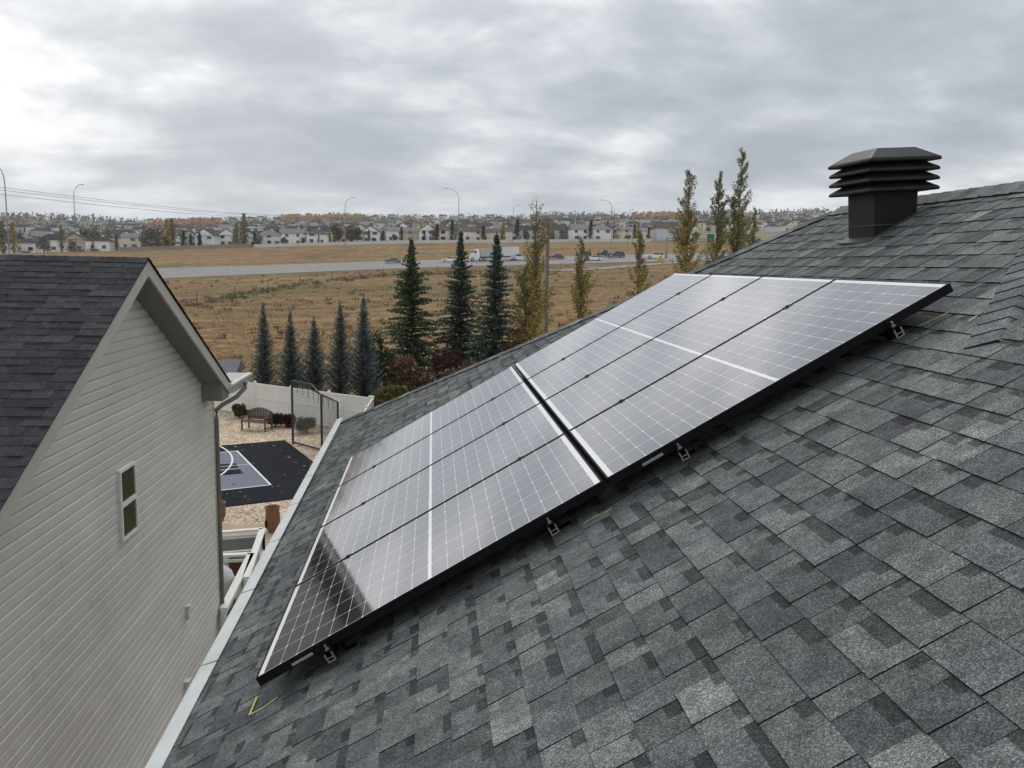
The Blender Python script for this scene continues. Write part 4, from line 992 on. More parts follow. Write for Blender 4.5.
# ------------------------------------------------------------------ field details
def onterr(px, py):
    w = ray(px, py); y_ = 55.0
    while y_ < 340:
        if w.z / w.y * y_ <= hz_at(w.x / w.y * y_, y_): break
        y_ += 0.5
    return Vector((w.x / w.y * y_, y_, hz_at(w.x / w.y * y_, y_)))
wf0 = onterr(185, 304); wfc = thing('wire_fence', 'old wire field fence on wooden posts across the dry field', 'fence', wf0)
fp = [onterr(px, py) for px, py in ((150, 309), (197, 302.5), (235, 296), (268, 290), (300, 285), (332, 281), (359, 278), (383, 276), (410, 274.5), (437, 273.5), (463, 272.8), (490, 272.4), (520, 272), (560, 272))]
for p in fp:
    ps = MB(); ps.tube([p + Vector((0, 0, -0.2)), p + Vector((0.03, 0, 1.75))], 0.085, 6); ps.build('post', M_wood, wfc, wf0)
wm = MB()
for hh in (0.5, 0.9, 1.3):
    for a, b in zip(fp, fp[1:]): wm.tube([a + Vector((0, 0, hh)), a.lerp(b, 0.5) + Vector((0, 0, hh - 0.05)), b + Vector((0, 0, hh))], 0.012, 3, cap=False)
wm.build('wire', M_steel, wfc, wf0)
gm = MB(); rr = random.Random(77)
for i in range(16000):
    y_ = 56 + 150 * rr.random() ** 1.5; x_ = y_ * rr.uniform(-0.42, 0.36); z_ = hz_at(x_, y_); s2 = rr.uniform(0.08, 0.20) * (1 + y_ / 400)
    c = rr.choice(((0.42, 0.285, 0.14), (0.36, 0.24, 0.115), (0.48, 0.35, 0.19), (0.28, 0.19, 0.09), (0.28, 0.23, 0.11)))
    for k in range(3):
        leaf(gm, Vector((x_ + rr.uniform(-.3, .3), y_ + rr.uniform(-.3, .3), z_ - 0.03)), Vector((rr.uniform(-.9, .9), rr.uniform(-.9, .9), 1)), rv(rr), s2, s2 * 0.4, jit(rr, c, 0.15))
for i in range(900):      # taller brown weeds, thickest along the old fence line
    if i < 420:
        a, b = rr.choice(list(zip(fp, fp[1:]))); q = a.lerp(b, rr.random()); y_ = max(60, q.y + rr.gauss(-2, 5)); x_ = q.x / q.y * y_
    else:
        y_ = 58 + 160 * rr.random() ** 1.2; x_ = y_ * rr.uniform(-0.40, 0.34)
    z_ = hz_at(x_, y_); c = rr.choice(((0.13, 0.085, 0.05), (0.19, 0.125, 0.07), (0.10, 0.085, 0.045), (0.30, 0.21, 0.12), (0.14, 0.13, 0.06))); w = rr.uniform(0.3, 0.9); h_ = rr.uniform(0.25, 0.75)
    for k in range(16):
        leaf(gm, Vector((x_ + rr.gauss(0, w * 0.6), y_ + rr.gauss(0, w * 0.6), z_ - 0.02)), Vector((rr.uniform(-.6, .6), rr.uniform(-.6, .6), 1)), rv(rr), h_ * rr.uniform(0.6, 1.2), 0.10, jit(rr, c, 0.3))
tag(gm.build('dry_grass', M_leaf, fix=False), kind='stuff')

# ------------------------------------------------------------------ highway furniture
def lamp(label, px, ytop, Y, armpx, base=None):
    p = gy(px, ytop, Y); x, y = p.x, Y; z0 = hz_at(x, y); h = p.z - z0
    o = thing('street_lamp', label, 'street lamp', (x, y, z0), 0, 'davit street lamps along the highway'); s_ = 1 if armpx > 0 else -1; w = abs(armpx) / F * Y
    a = MB(); a.tube([(0, 0, -0.2), (0, 0, h * 0.5), (0, 0, h * 0.86)], [0.13, 0.10, 0.085], 8); a.build('pole', M_steel, o)
    a = MB(); a.tube([(s_ * w * (1 - math.cos(t)), 0, h * 0.86 + h * 0.135 * math.sin(t)) for t in (0, .25, .5, .8, 1.1, 1.35, 1.5)] , [0.085, 0.08, 0.075, 0.07, 0.065, 0.06, 0.055], 6); a.build('arm', M_steel, o)
    a = MB(); a.box((s_ * (w + 0.35), 0, h * 0.995), (0.9, 0.32, 0.16)); a.build('lamp_head', M_steel, o, bevel=0.05)
for a_ in (('tall street lamp at the left edge, arm pointing left', 3.5, 164, 150, -9), ('street lamp with arm pointing right beside the left power lines', 73, 184, 218, 7), ('street lamp rising from the road left of the dark car', 345, 197, 252, 8), ('street lamp standing directly above the middle big spruce', 459, 188.5, 252, -11), ('street lamp left of the overhead highway sign, arm pointing left', 612.5, 200, 236, -9), ('faint street lamp above the semi truck trailer', 513.5, 205, 330, 5), ('thin distant street lamp between the white car and the semi truck', 629, 209, 300, 3)): lamp(*a_)

x, y, h = at_top(667, 237.5, 236); gs = thing('overhead_sign', 'grey cantilever post carrying green highway sign boards behind the poplars', 'highway sign', (x, y, hz_at(x, y)))
a = MB(); a.tube([(0, 0, -0.2), (0, 0, h)], [0.36, 0.30], 10); a.build('post', M_steel, gs)
ax = gy(768, 240.5, 236).x - x
for dz_ in (-0.15, -0.75):
    a = MB(); a.tube([(0, 0, h + dz_), (ax, 0, h + dz_)], 0.16, 8); a.build('arm', M_steel, gs)
M_sign = mat('sign_green', (0.0, 0.14, 0.075), 0.5, 0.4)
M_swhite = mat('sign_white', (0.7, 0.72, 0.7), 0.5)
for pa, pb_, yt, yb in ((706, 714.5, 233.5, 242), (727, 753, 233.5, 242)):
    xa, xb = gy(pa, 238, 236).x - x, gy(pb_, 238, 236).x - x; zt = gy((pa + pb_) / 2, yt, 236).z - hz_at(x, y); zb = gy((pa + pb_) / 2, yb, 236).z - hz_at(x, y)
    a = MB(); a.box2((xa, -0.42, zb), (xb, -0.34, zt)); b_ = a.build('sign_board', M_sign, gs)
    a = MB()
    for q0, q1 in (((xa, zb), (xb, zb + 0.12)), ((xa, zt - 0.12), (xb, zt)), ((xa, zb + 0.12), (xa + 0.12, zt - 0.12)), ((xb - 0.12, zb + 0.12), (xb, zt - 0.12))): a.box2((q0[0], -0.435, q0[1]), (q1[0], -0.421, q1[1]))
    a.build('border', M_swhite, b_)
p = gy(663, 259, 224); bc = thing('crash_barrel', 'yellow crash barrels at the foot of the overhead sign post', 'crash barrel', (p.x, 224, hz_at(p.x, 224)))
a = MB(); a.lathe([(0.5, 0), (0.55, 0.3), (0.5, 0.9), (0.42, 1.15), (0.01, 1.2)], 12); a.lathe([(0.5, 0), (0.55, 0.3), (0.5, 0.9), (0.42, 1.15), (0.01, 1.2)], 12, (-1.2, 0.2, 0)); a.build('barrel', mat('barrel_yellow', (0.65, 0.42, 0.03), 0.5), bc)

# ------------------------------------------------------------------ vehicles on the highway
_paint = {}
def paint(c):
    if c not in _paint: _paint[c] = mat('car_paint', c, 0.3, 0.5, coat=0.5)
    return _paint[c]
def wheels(o, xs, r, wd_, tk=None):
    for x_ in xs:
        for sy_ in (-1, 1):
            a = MB(); a.tube([(x_, sy_ * (wd_ / 2 - 0.10) - 0.11, r), (x_, sy_ * (wd_ / 2 - 0.10) + 0.11, r)], r, 14); w_ = a.build('wheel', M_tyre, o)
            a = MB(); a.tube([(x_, sy_ * (wd_ / 2 - 0.10) - 0.118, r), (x_, sy_ * (wd_ / 2 - 0.10) + 0.118, r)], r * 0.6, 10); a.build('rim', M_rim, w_)
def extr(mb, prof, w0, w1=None, zs=None, mat_=0):       # side outline (x, z) swept across the width; upper points narrowed
    w1 = w1 or w0; zt = max(z for _, z in prof); zl = min(z for _, z in prof)
    def wd_(z): return (w0 + (w1 - w0) * (z - zl) / max(1e-6, zt - zl)) / 2
    n = len(prof); A_ = [(x_, -wd_(z), z) for x_, z in prof]; B_ = [(x_, wd_(z), z) for x_, z in prof]
    mb.face(A_, mat_); mb.face(list(reversed(B_)), mat_)
    for i in range(n): j = (i + 1) % n; mb.face([A_[i], B_[i], B_[j], A_[j]], mat_)
def car(label, px, col, kind='sedan', Y=238, flip=False, cat='car'):
    p = gy(px, 255, Y); x = p.x; z0 = hz_at(x, Y) + 0.07; t = 2.0
    zx = hz_at(x + 2, Y) - hz_at(x - 2, Y)
    o = thing('parked_car' if False else {'sedan': 'car', 'suv': 'car', 'pickup': 'pickup_truck'}[kind], label, cat, (x, Y, z0)); o.rotation_euler = (0, -math.atan2(zx, 4), math.pi if flip else 0)
    pm = paint(col); b = MB(); g = MB(); S = {'sedan': (1.0, 0), 'suv': (1.06, 0.26), 'pickup': (1.18, 0.28)}[kind]; L_ = 2.3 * S[0]; e = S[1]
    body = [(-L_, 0.32), (-L_ * 1.0, 0.75 + e * .6), (-L_ * 0.93, 0.93 + e * .7), (-0.95 * L_ / 2.3, 0.98 + e * .7), (L_ * 0.45, 0.95 + e * .7), (L_ * 0.94, 0.78 + e * .5), (L_, 0.62 + e * .3), (L_, 0.32), (L_ * 0.78, 0.25), (-L_ * 0.78, 0.25)]
    extr(b, body, 1.78, 1.66)
    if kind == 'sedan': cab = [(-1.75, 0.95), (-1.15, 1.42), (0.25, 1.44), (1.05, 0.95)]
    elif kind == 'suv': cab = [(-2.3, 1.05), (-2.05, 1.68), (0.3, 1.72), (1.0, 1.08)]
    else: cab = [(-0.55, 1.1), (-0.45, 1.76), (0.75, 1.78), (1.45, 1.1)]
    extr(g, cab, 1.62, 1.30)
    b.build('body', pm, o, bevel=0.06); g.build('windows', M_cglass, o)
    rf = MB(); c2 = [(cab[1][0] - 0.02, cab[1][1] - 0.03), (cab[1][0] + 0.03, cab[1][1] + 0.045), (cab[2][0] - 0.03, cab[2][1] + 0.045), (cab[2][0] + 0.03, cab[2][1] - 0.03)]; extr(rf, c2, 1.36, 1.28)
    for q in (-0.35,):
        rf.box2((cab[1][0] * 0.45 + q, -0.80, cab[0][1]), (cab[1][0] * 0.45 + q + 0.09, 0.80, cab[1][1] - 0.05))
    rf.build('roof', pm, o)
    wheels(o, (-L_ * 0.62, L_ * 0.62), 0.33 + e * 0.25, 1.8)
    for sy_ in (-0.62, 0.62):
        a = MB(); a.box((L_ - 0.03, sy_, 0.66 + e * .35), (0.10, 0.34, 0.14)); a.build('headlight', M_lampl, o)
        a = MB(); a.box((-L_ + 0.02, sy_, 0.78 + e * .5), (0.10, 0.30, 0.16)); a.build('tail_light', mat('tail_red', (0.3, 0.01, 0.01), 0.3), o)
    return o
WHT, DRK, GRY = (0.72, 0.72, 0.72), (0.022, 0.022, 0.026), (0.10, 0.10, 0.105)
car('dark grey car on the highway left of the white car', 392.5, GRY, 'sedan', 243, True)
car('white sedan on the highway between two big spruce tops', 449.5, WHT, 'sedan', 241, True)
car('white pickup truck following the semi truck trailer', 519.5, (0.62, 0.62, 0.62), 'pickup', 240, True, 'pickup truck')
car('small dark red car behind the poplar and utility pole', 556, (0.14, 0.02, 0.03), 'sedan', 241, True)
car('dark suv at the left end of the traffic cluster', 583, (0.04, 0.045, 0.055), 'suv', 246, True)
car('white sedan in front of the traffic cluster, nearest lane', 593.5, WHT, 'sedan', 233, True)
car('black pickup truck in the middle of the traffic cluster', 605, DRK, 'pickup', 245, True, 'pickup truck')
car('dark purple car at the right end of the traffic cluster', 616, (0.05, 0.03, 0.05), 'suv', 241, True)
car('white suv left of the overhead sign post', 654.5, WHT, 'suv', 234, True)
car('orange red car on the embankment road right of the poplars', 758.5, (0.40, 0.12, 0.07), 'sedan', 358, False)
# semi truck
p = gy(495, 258, 242); x, z0 = p.x, hz_at(p.x, 242) + 0.07; tr = thing('semi_truck', 'white semi truck with pale box trailer on the highway', 'truck', (x, 242, z0)); tr.rotation_euler = (0, math.atan2(hz_at(x + 4, 242) - hz_at(x - 4, 242), 8), math.pi)
a = MB(); extr(a, [(4.4, 0.5), (4.4, 2.6), (4.7, 3.5), (5.8, 3.3), (6.2, 2.3), (7.2, 2.1), (7.4, 0.5)], 2.5, 2.2); a.build('cab', paint((0.74, 0.74, 0.74)), tr, bevel=0.08)
a = MB(); a.prism([(5.88, -0.95, 3.0), (6.20, -1.05, 2.35), (6.20, 1.05, 2.35), (5.88, 0.95, 3.0)], (0.06, 0, 0.02)); a.box2((5.3, -1.24, 2.2), (5.95, 1.24, 2.85)); a.build('windshield', M_cglass, tr)
a = MB(); a.box2((-6.9, -1.25, 1.15), (-1.6, 1.25, 3.7)); a.build('trailer', mat('trailer_white', (0.66, 0.67, 0.68), 0.5, var=0.05), tr, bevel=0.04)
a = MB(); a.box2((-1.1, -1.25, 1.15), (3.9, 1.25, 3.45)); a.build('trailer', mat('trailer_grey', (0.42, 0.45, 0.47), 0.5, var=0.06), tr, bevel=0.04)
a = MB(); a.box2((-6.8, -1.0, 0.85), (7.0, 1.0, 1.13)); a.build('chassis', M_dark, tr)
wheels(tr, (6.5, 4.1, 2.9, -5.0, -6.2), 0.5, 2.5)
for sy_ in (-0.9, 0.9):
    a = MB(); a.box((7.42, sy_, 1.0), (0.1, 0.4, 0.3)); a.build('headlight', M_lampl, tr)

# ------------------------------------------------------------------ long sound wall and overhead wires
def wall_run(name, label, y_, t0, t1, h, m, cat, px_step=0.0):
    mb = MB(); n = 60; o = None
    pts = [(t0 + (t1 - t0) * i / n) for i in range(n + 1)]
    pp = [Vector((t * y_, y_, hz_at(t * y_, y_))) for t in pts]
    for a, b in zip(pp, pp[1:]):
        mb.hull([a + Vector((0, -0.1, -0.3)), b + Vector((0, -0.1, -0.3)), b + Vector((0, 0.1, -0.3)), a + Vector((0, 0.1, -0.3)), a + Vector((0, -0.1, h)), b + Vector((0, -0.1, h)), b + Vector((0, 0.1, h)), a + Vector((0, 0.1, h))], ((0, 1, 5, 4), (2, 3, 7, 6), (4, 5, 6, 7)))
    r = thing(name, label, cat, pp[0]); mb.build('panels', m, r, pp[0])
    for p in pp[::2]:
        ps = MB(); ps.box(p + Vector((0, 0, h / 2)), (0.5, 0.4, h + 0.2)); ps.build('post', m, r, pp[0])
def tpx(px): w = ray(px, 250); return w.x / w.y
M_sw = mat('sound_wall', (0.62, 0.60, 0.56), 0.9, 0.1, var=0.1, vscale=0.3)
wall_run('sound_wall', 'long pale sound wall along the embankment before the front houses', 349, tpx(255), tpx(650), 1.25, M_sw, 'wall')
wall_run('timber_wall', 'low tan back fence below the left front houses', 350, tpx(120), tpx(250), 1.5, mat('tan_fence', (0.30, 0.26, 0.20), 0.9, 0.1, var=0.15, vscale=0.3), 'fence')
M_wire = mat('wire_dark', (0.06, 0.06, 0.065), 0.7)
for i, (ya, yb, lab) in enumerate(((185.5, 214.3, 'topmost of three overhead wires crossing the left sky'), (188.5, 215.3, 'middle of three overhead wires crossing the left sky'), (193.5, 217.0, 'lowest of three overhead wires crossing the left sky'))):
    a, b = gy(-60, ya - 6.2, 165), gy(296, yb, 640); pth = []
    for k in range(25):
        f = k / 24; q = a.lerp(b, f); q.z -= 4 * 2.2 * f * (1 - f); pth.append(q)
    w_ = MB(); w_.tube(pth, [0.035 + 0.05 * k / 24 for k in range(25)], 4, cap=False)
    tag(w_.build('power_line', M_wire, origin=a), lab, 'power line', 'three overhead wires')

# ------------------------------------------------------------------ the town on the hill
RH = random.Random(21)
WALLS = {'white': (0.82, 0.82, 0.79), 'cream': (0.72, 0.66, 0.53), 'grey': (0.46, 0.47, 0.48), 'tan': (0.52, 0.43, 0.33), 'pale blue': (0.55, 0.60, 0.65), 'pinkish': (0.60, 0.48, 0.41)}
ROOFS = {'dark grey': (0.055, 0.056, 0.060), 'brown': (0.115, 0.085, 0.068), 'light grey': (0.20, 0.20, 0.20), 'charcoal': (0.035, 0.035, 0.04)}
MW = {k: mat('siding_' + k.replace(' ', '_'), v, 0.8, 0.2, var=0.05, vscale=0.4) for k, v in WALLS.items()}
MR = {k: mat('roofing_' + k.replace(' ', '_'), v, 0.9, 0.15, var=0.12, vscale=0.5) for k, v in ROOFS.items()}
def roof_mesh(mb, w, d, h, rh, kind, ov=0.45, mi=0):
    x, y = w / 2 + ov, d / 2 + ov; zb = h - 0.12
    if kind == 'gable':          # ridge along x
        mb.hull([(-x, -y, zb), (x, -y, zb), (x, y, zb), (-x, y, zb), (-x, 0, h + rh), (x, 0, h + rh)], ((3, 2, 1, 0), (0, 1, 5, 4), (2, 3, 4, 5), (1, 2, 5), (3, 0, 4)), mi)
    elif kind == 'front':        # ridge along y, gable towards the viewer
        mb.hull([(-x, -y, zb), (x, -y, zb), (x, y, zb), (-x, y, zb), (0, -y, h + rh), (0, y, h + rh)], ((3, 2, 1, 0), (1, 2, 5, 4), (3, 0, 4, 5), (0, 1, 4), (2, 3, 5)), mi)
    else:
        k = min(x, y) * 0.75
        mb.hull([(-x, -y, zb), (x, -y, zb), (x, y, zb), (-x, y, zb), (-x + k, 0, h + rh), (x - k, 0, h + rh)], ((3, 2, 1, 0), (0, 1, 5, 4), (2, 3, 4, 5), (1, 2, 5), (3, 0, 4)), mi)
def gable_infill(mb, w, d, h, rh, kind, mi=0):
    if kind == 'front': mb.prism([(-w / 2, -d / 2 - 0.46, h - 0.12), (w / 2, -d / 2 - 0.46, h - 0.12), (0, -d / 2 - 0.46, h + rh * 0.86)], (0, -0.03, 0), mi)
def house_parts(w, d, h, rh, kind, wc, rc, rr):
    """parts of a front-row house around the origin: wall, roof (> chimney), windows (> pane), door, deck"""
    out = []
    a = MB(); a.box2((-w / 2, -d / 2, -1.5), (w / 2, d / 2, h)); gable_infill(a, w, d, h, rh, kind); wall_ = a.build('wall', MW[wc], None); out.append((wall_, []))
    a = MB(); roof_mesh(a, w, d, h, rh, kind); rf = a.build('roof', MR[rc], None); subs = []
    if rr.random() < 0.8:
        a = MB(); cxx = rr.uniform(-0.25, 0.25) * w; a.box2((cxx - 0.45, 0.5, h), (cxx + 0.45, 1.4, h + rh + 0.7)); c = a.build('chimney', MW['white' if wc != 'white' else 'cream'], None); subs.append(c)
    out.append((rf, subs))
    nw = max(2, int(w / 3.2)); lv = [1.0, 3.7] if h > 4.5 else [1.0]
    for zl in lv:
        for i in range(nw):
            if rr.random() < 0.18: continue
            x = -w / 2 + w * (i + 0.5) / nw + rr.uniform(-0.3, 0.3); ww = rr.choice((1.2, 1.5, 1.9)); hh = rr.choice((1.1, 1.3, 1.4))
            a = MB(); a.box2((x - ww / 2 - 0.08, -d / 2 - 0.05, zl - 0.08), (x + ww / 2 + 0.08, -d / 2 - 0.002, zl + hh + 0.08)); f = a.build('window', M_white, None)
            a = MB(); a.box2((x - ww / 2, -d / 2 - 0.07, zl), (x + ww / 2, -d / 2 - 0.052, zl + hh)); out.append((f, [a.build('pane', M_win, None)]))
    if rr.random() < 0.6:
        x = rr.uniform(-0.3, 0.3) * w; a = MB(); a.box2((x - 2.0, -d / 2 - 2.6, 0.5), (x + 2.0, -d / 2 - 0.08, 0.75))
        for q in (-1.9, 1.9): a.box2((x + q - 0.1, -d / 2 - 2.5, -1.2), (x + q + 0.1, -d / 2 - 2.3, 0.5))
        a.box2((x - 2.0, -d / 2 - 2.6, 1.55), (x + 2.0, -d / 2 - 2.5, 1.65)); out.append((a.build('deck', M_wood, None), []))
    return out
wk = list(WALLS); rk = list(ROOFS)
# front row: every house its own
ORD = ['first', 'second', 'third', 'fourth', 'fifth', 'sixth', 'seventh', 'eighth', 'ninth', 'tenth', 'eleventh', 'twelfth', 'thirteenth', 'fourteenth', 'fifteenth', 'sixteenth', 'seventeenth', 'eighteenth', 'nineteenth', 'twentieth', 'twenty-first', 'twenty-second', 'twenty-third', 'twenty-fourth', 'twenty-fifth', 'twenty-sixth', 'twenty-seventh', 'twenty-eighth', 'twenty-ninth', 'thirtieth', 'thirty-first', 'thirty-second', 'thirty-third', 'thirty-fourth']
kword = {'gable': 'side gabled', 'front': 'front gabled', 'hip': 'hip roofed'}
front = [(-14, 'cream', 'dark grey', 'hip'), (3, 'white', 'dark grey', 'gable'), (30, 'white', 'dark grey', 'hip'), (52, 'white', 'charcoal', 'hip'), (78, 'tan', 'dark grey', 'front'), (101, 'white', 'charcoal', 'hip'), (124, 'cream', 'dark grey', 'hip'), (136, 'cream', 'light grey', 'gable'), (160, 'tan', 'brown', 'gable'),
         (192, 'grey', 'dark grey', 'front'), (208, 'white', 'dark grey', 'front'), (228, 'white', 'dark grey', 'front'), (252, 'pale blue', 'dark grey', 'front'), (270, 'white', 'light grey', 'hip'), (294, 'white', 'light grey', 'gable'), (318, 'white', 'brown', 'hip'), (345, 'tan', 'brown', 'gable'), (372, 'white', 'dark grey', 'front'), (397, 'white', 'light grey', 'hip'),
         (414, 'tan', 'light grey', 'gable'), (427, 'white', 'dark grey', 'front'), (444, 'cream', 'brown', 'gable'), (472, 'white', 'brown', 'hip'), (490, 'cream', 'brown', 'gable'), (507, 'white', 'brown', 'hip'), (527, 'grey', 'charcoal', 'gable'), (556, 'grey', 'dark grey', 'hip'), (578, 'white', 'light grey', 'gable'), (600, 'white', 'light grey', 'hip'), (617, 'tan', 'brown', 'front'), (628, 'cream', 'light grey', 'gable')]
for i, (px, wc, rc, kd) in enumerate(front):
    Y = 372 + (i * 37 % 23); t = tpx(px); x = t * Y; z = hz_at(x, Y)
    o = thing('detached_house', '%s %s house with %s roof, %s from left in front row' % (wc, kword[kd], rc, ORD[i]), 'house', (x, Y, z), RH.uniform(-0.15, 0.15), 'front row houses beyond the highway')
    w = RH.uniform(8.5, 10.5) if kd != 'front' else RH.uniform(6.5, 8); h = RH.choice((5.0, 5.3, 4.2)) if px < 260 else RH.choice((4.2, 4.6, 5.2))
    for pt_, subs in house_parts(w, 9.0, h, RH.uniform(1.8, 2.6) if kd != 'front' else RH.uniform(2.2, 3.0), kd, wc, rc, RH):
        pt_.parent = o
        for s_ in subs: s_.parent = pt_
# the rows behind: shared shapes, walls, roof and dark windows in one mesh each
protos = []
for wc in wk:
    for kd in ('gable', 'front', 'hip'):
        for h in (4.3, 5.6):
            rc = RH.choice(rk); w = RH.uniform(8.5, 11) if kd != 'front' else RH.uniform(7, 8.5); rh = RH.uniform(1.8, 2.8); d = 9
            mb = MB(); mb.box2((-w / 2, -d / 2, -2.5), (w / 2, d / 2, h), 0); roof_mesh(mb, w, d, h, rh, kd, mi=1); gable_infill(mb, w, d, h, rh, kd, 0)
            for zl in ((0.9, 3.6) if h > 5 else (1.0,)):
                for k in range(3):
                    if RH.random() < 0.2: continue
                    xx = -w / 2 + w * (k + 0.5) / 3; mb.box2((xx - 0.75, -d / 2 - 0.05, zl), (xx + 0.75, -d / 2 - 0.01, zl + 1.3), 2)
            protos.append((wc, rc, kd, h, mb))
meshes = {}
nproto = 0
def far_house(idx, x, Y, rz_, sc, band):
    wc, rc, kd, h, mb = protos[idx]; nm = 'distant_house'
    lab = '%s %s %s house with %s roof, %s' % ('tall' if h > 5 else 'low', wc, kword[kd], rc, band)
    if idx not in meshes:
        o = mb.build(nm, [MW[wc], MR[rc], M_win]); meshes[idx] = o.data
    else:
        o = bpy.data.objects.new(nm, meshes[idx]); C.objects.link(o)
    o.location = (x, Y, hz_at(x, Y)); o.rotation_euler = (0, 0, rz_); o.scale = (sc,) * 3
    tag(o, lab, 'house', lab)
spots = []
for Y, step, p0, p1 in ((442, 25, -20, 690), (500, 23, -20, 700), (570, 21, -20, 720), (650, 19, -15, 800), (740, 17, -15, 820), (840, 16, -15, 830)):
    px = p0 + RH.uniform(0, 12)
    while px < p1:
        if RH.random() > 0.16: spots.append((Y + RH.uniform(-14, 14), px))
        px += step * RH.uniform(0.8, 1.25)
for Y, px in spots[:262]:
    t = tpx(px); far_house(RH.randrange(len(protos)), t * Y, Y, RH.choice((0, 0, 0.25, -0.3, 1.57)), RH.uniform(0.9, 1.12), 'in middle town rows' if Y < 620 else 'in back town rows')
ST = MB(); stm = [MW[k] for k in wk] + [MR[k] for k in rk]
for Y, step, p0, p1 in ((930, 15, -10, 835), (1030, 15, -10, 835), (1150, 15, -10, 830), (1270, 14, 60, 825), (1400, 14, 100, 820), (1530, 14, 150, 820), (1640, 14, 200, 820)):
    px = p0 + RH.uniform(0, 10)
    while px < p1:
        if RH.random() > 0.18:
            y_ = Y + RH.uniform(-25, 25); x = tpx(px) * y_; z = hz_at(x, y_); w, d, h = RH.uniform(9, 15), 10, RH.choice((4.5, 5.8, 6.2)); mi = RH.randrange(len(wk)); tmp = MB(); tmp.box2((-w / 2, -d / 2, -3), (w / 2, d / 2, h), mi)
            roof_mesh(tmp, w, d, h, RH.uniform(2, 3), RH.choice(('gable', 'front', 'hip')), mi=len(wk) + RH.randrange(len(rk)))
            b = len(ST.v); ST.v += [(vx + x, vy + y_, vz + z) for vx, vy, vz in tmp.v]; ST.f += [tuple(b + q for q in f) for f in tmp.f]; ST.m += tmp.m; ST.c += tmp.c
        px += step * RH.uniform(0.75, 1.3)
tag(ST.build('far_off_houses', stm), kind='stuff')

# town trees
def far_tree_mesh(kind, cols, seed, n=420):
    rr = random.Random(seed); mb = MB()
    if kind == 'poplar': h, r = 10.0, 1.3
    elif kind == 'spruce': h, r = 9.0, 1.9
    else: h, r = 7.0, 2.8
    mb.tube([(0, 0, -0.5), (0, 0, h * 0.5), (0, 0, h * 0.9)], [0.22, 0.14, 0.04], 5, 1)
    lumps = [(Vector((rr.uniform(-.5, .5) * r, rr.uniform(-.5, .5) * r, rr.uniform(0.35, 0.85) * h)), rr.uniform(0.35, 0.6) * r) for _ in range(9)]
    for i in range(n):
        if kind == 'round':
            c, q = rr.choice(lumps); d = rv(rr).normalized(); p = c + d * q * rr.uniform(.5, 1.1)
        else:
            f = rr.random() ** (0.8 if kind == 'spruce' else 1.0); f = 0.06 + 0.94 * f; a = rr.uniform(0, 6.283)
            pr = (1 - f) ** 0.8 if kind == 'spruce' else min(1, f / 0.2) * (1 - max(0, (f - 0.4) / 0.6) ** 1.5 * 0.85)
            q = r * pr * math.sqrt(rr.random()) * rr.uniform(0.8, 1.2); p = Vector((math.cos(a) * q, math.sin(a) * q, f * h))
        s_ = 0.62 if kind != 'round' else 0.75
        leaf(mb, p, rv(rr) + Vector((0, 0, -0.4 if kind == 'spruce' else 0.2)), rv(rr), s_ * rr.uniform(0.7, 1.4), s_ * rr.uniform(0.5, 0.9), jit(rr, rr.choice(cols), 0.35))
    return mb
TK = {'yellow_poplar': ('poplar', [(0.42, 0.31, 0.08), (0.34, 0.26, 0.075), (0.26, 0.21, 0.07)], 'yellow poplar'), 'olive_poplar': ('poplar', [(0.17, 0.165, 0.06), (0.13, 0.135, 0.05), (0.24, 0.20, 0.065)], 'olive poplar'),
      'dark_spruce': ('spruce', [(0.022, 0.030, 0.022), (0.035, 0.045, 0.032)], 'dark spruce'), 'bare_tree': ('round', [(0.17, 0.135, 0.10), (0.13, 0.105, 0.08), (0.22, 0.17, 0.12)], 'brown half bare tree'),
      'orange_tree': ('round', [(0.50, 0.22, 0.09), (0.42, 0.20, 0.09), (0.32, 0.18, 0.08)], 'orange autumn tree'), 'olive_tree': ('round', [(0.10, 0.095, 0.04), (0.07, 0.07, 0.032), (0.14, 0.12, 0.05)], 'olive green round tree'), 'gold_tree': ('round', [(0.52, 0.38, 0.09), (0.42, 0.31, 0.085)], 'golden round tree')}
tm = {}
def far_tree(k, x, Y, sc, lab, grp):
    kind, cols, nm_ = TK[k]
    v = RH.randrange(2)
    if (k, v) not in tm:
        o = far_tree_mesh(kind, cols, len(tm) + 3).build(k, [M_leaf, M_bark], fix=False); tm[k, v] = o.data
    else:
        o = bpy.data.objects.new(k, tm[k, v]); C.objects.link(o)
    o.location = (x, Y, hz_at(x, Y)); o.rotation_euler = (0, 0, RH.uniform(0, 6.28)); o.scale = (sc * RH.uniform(0.85, 1.15),) * 2 + (sc,)
    tag(o, lab, 'tree', grp)
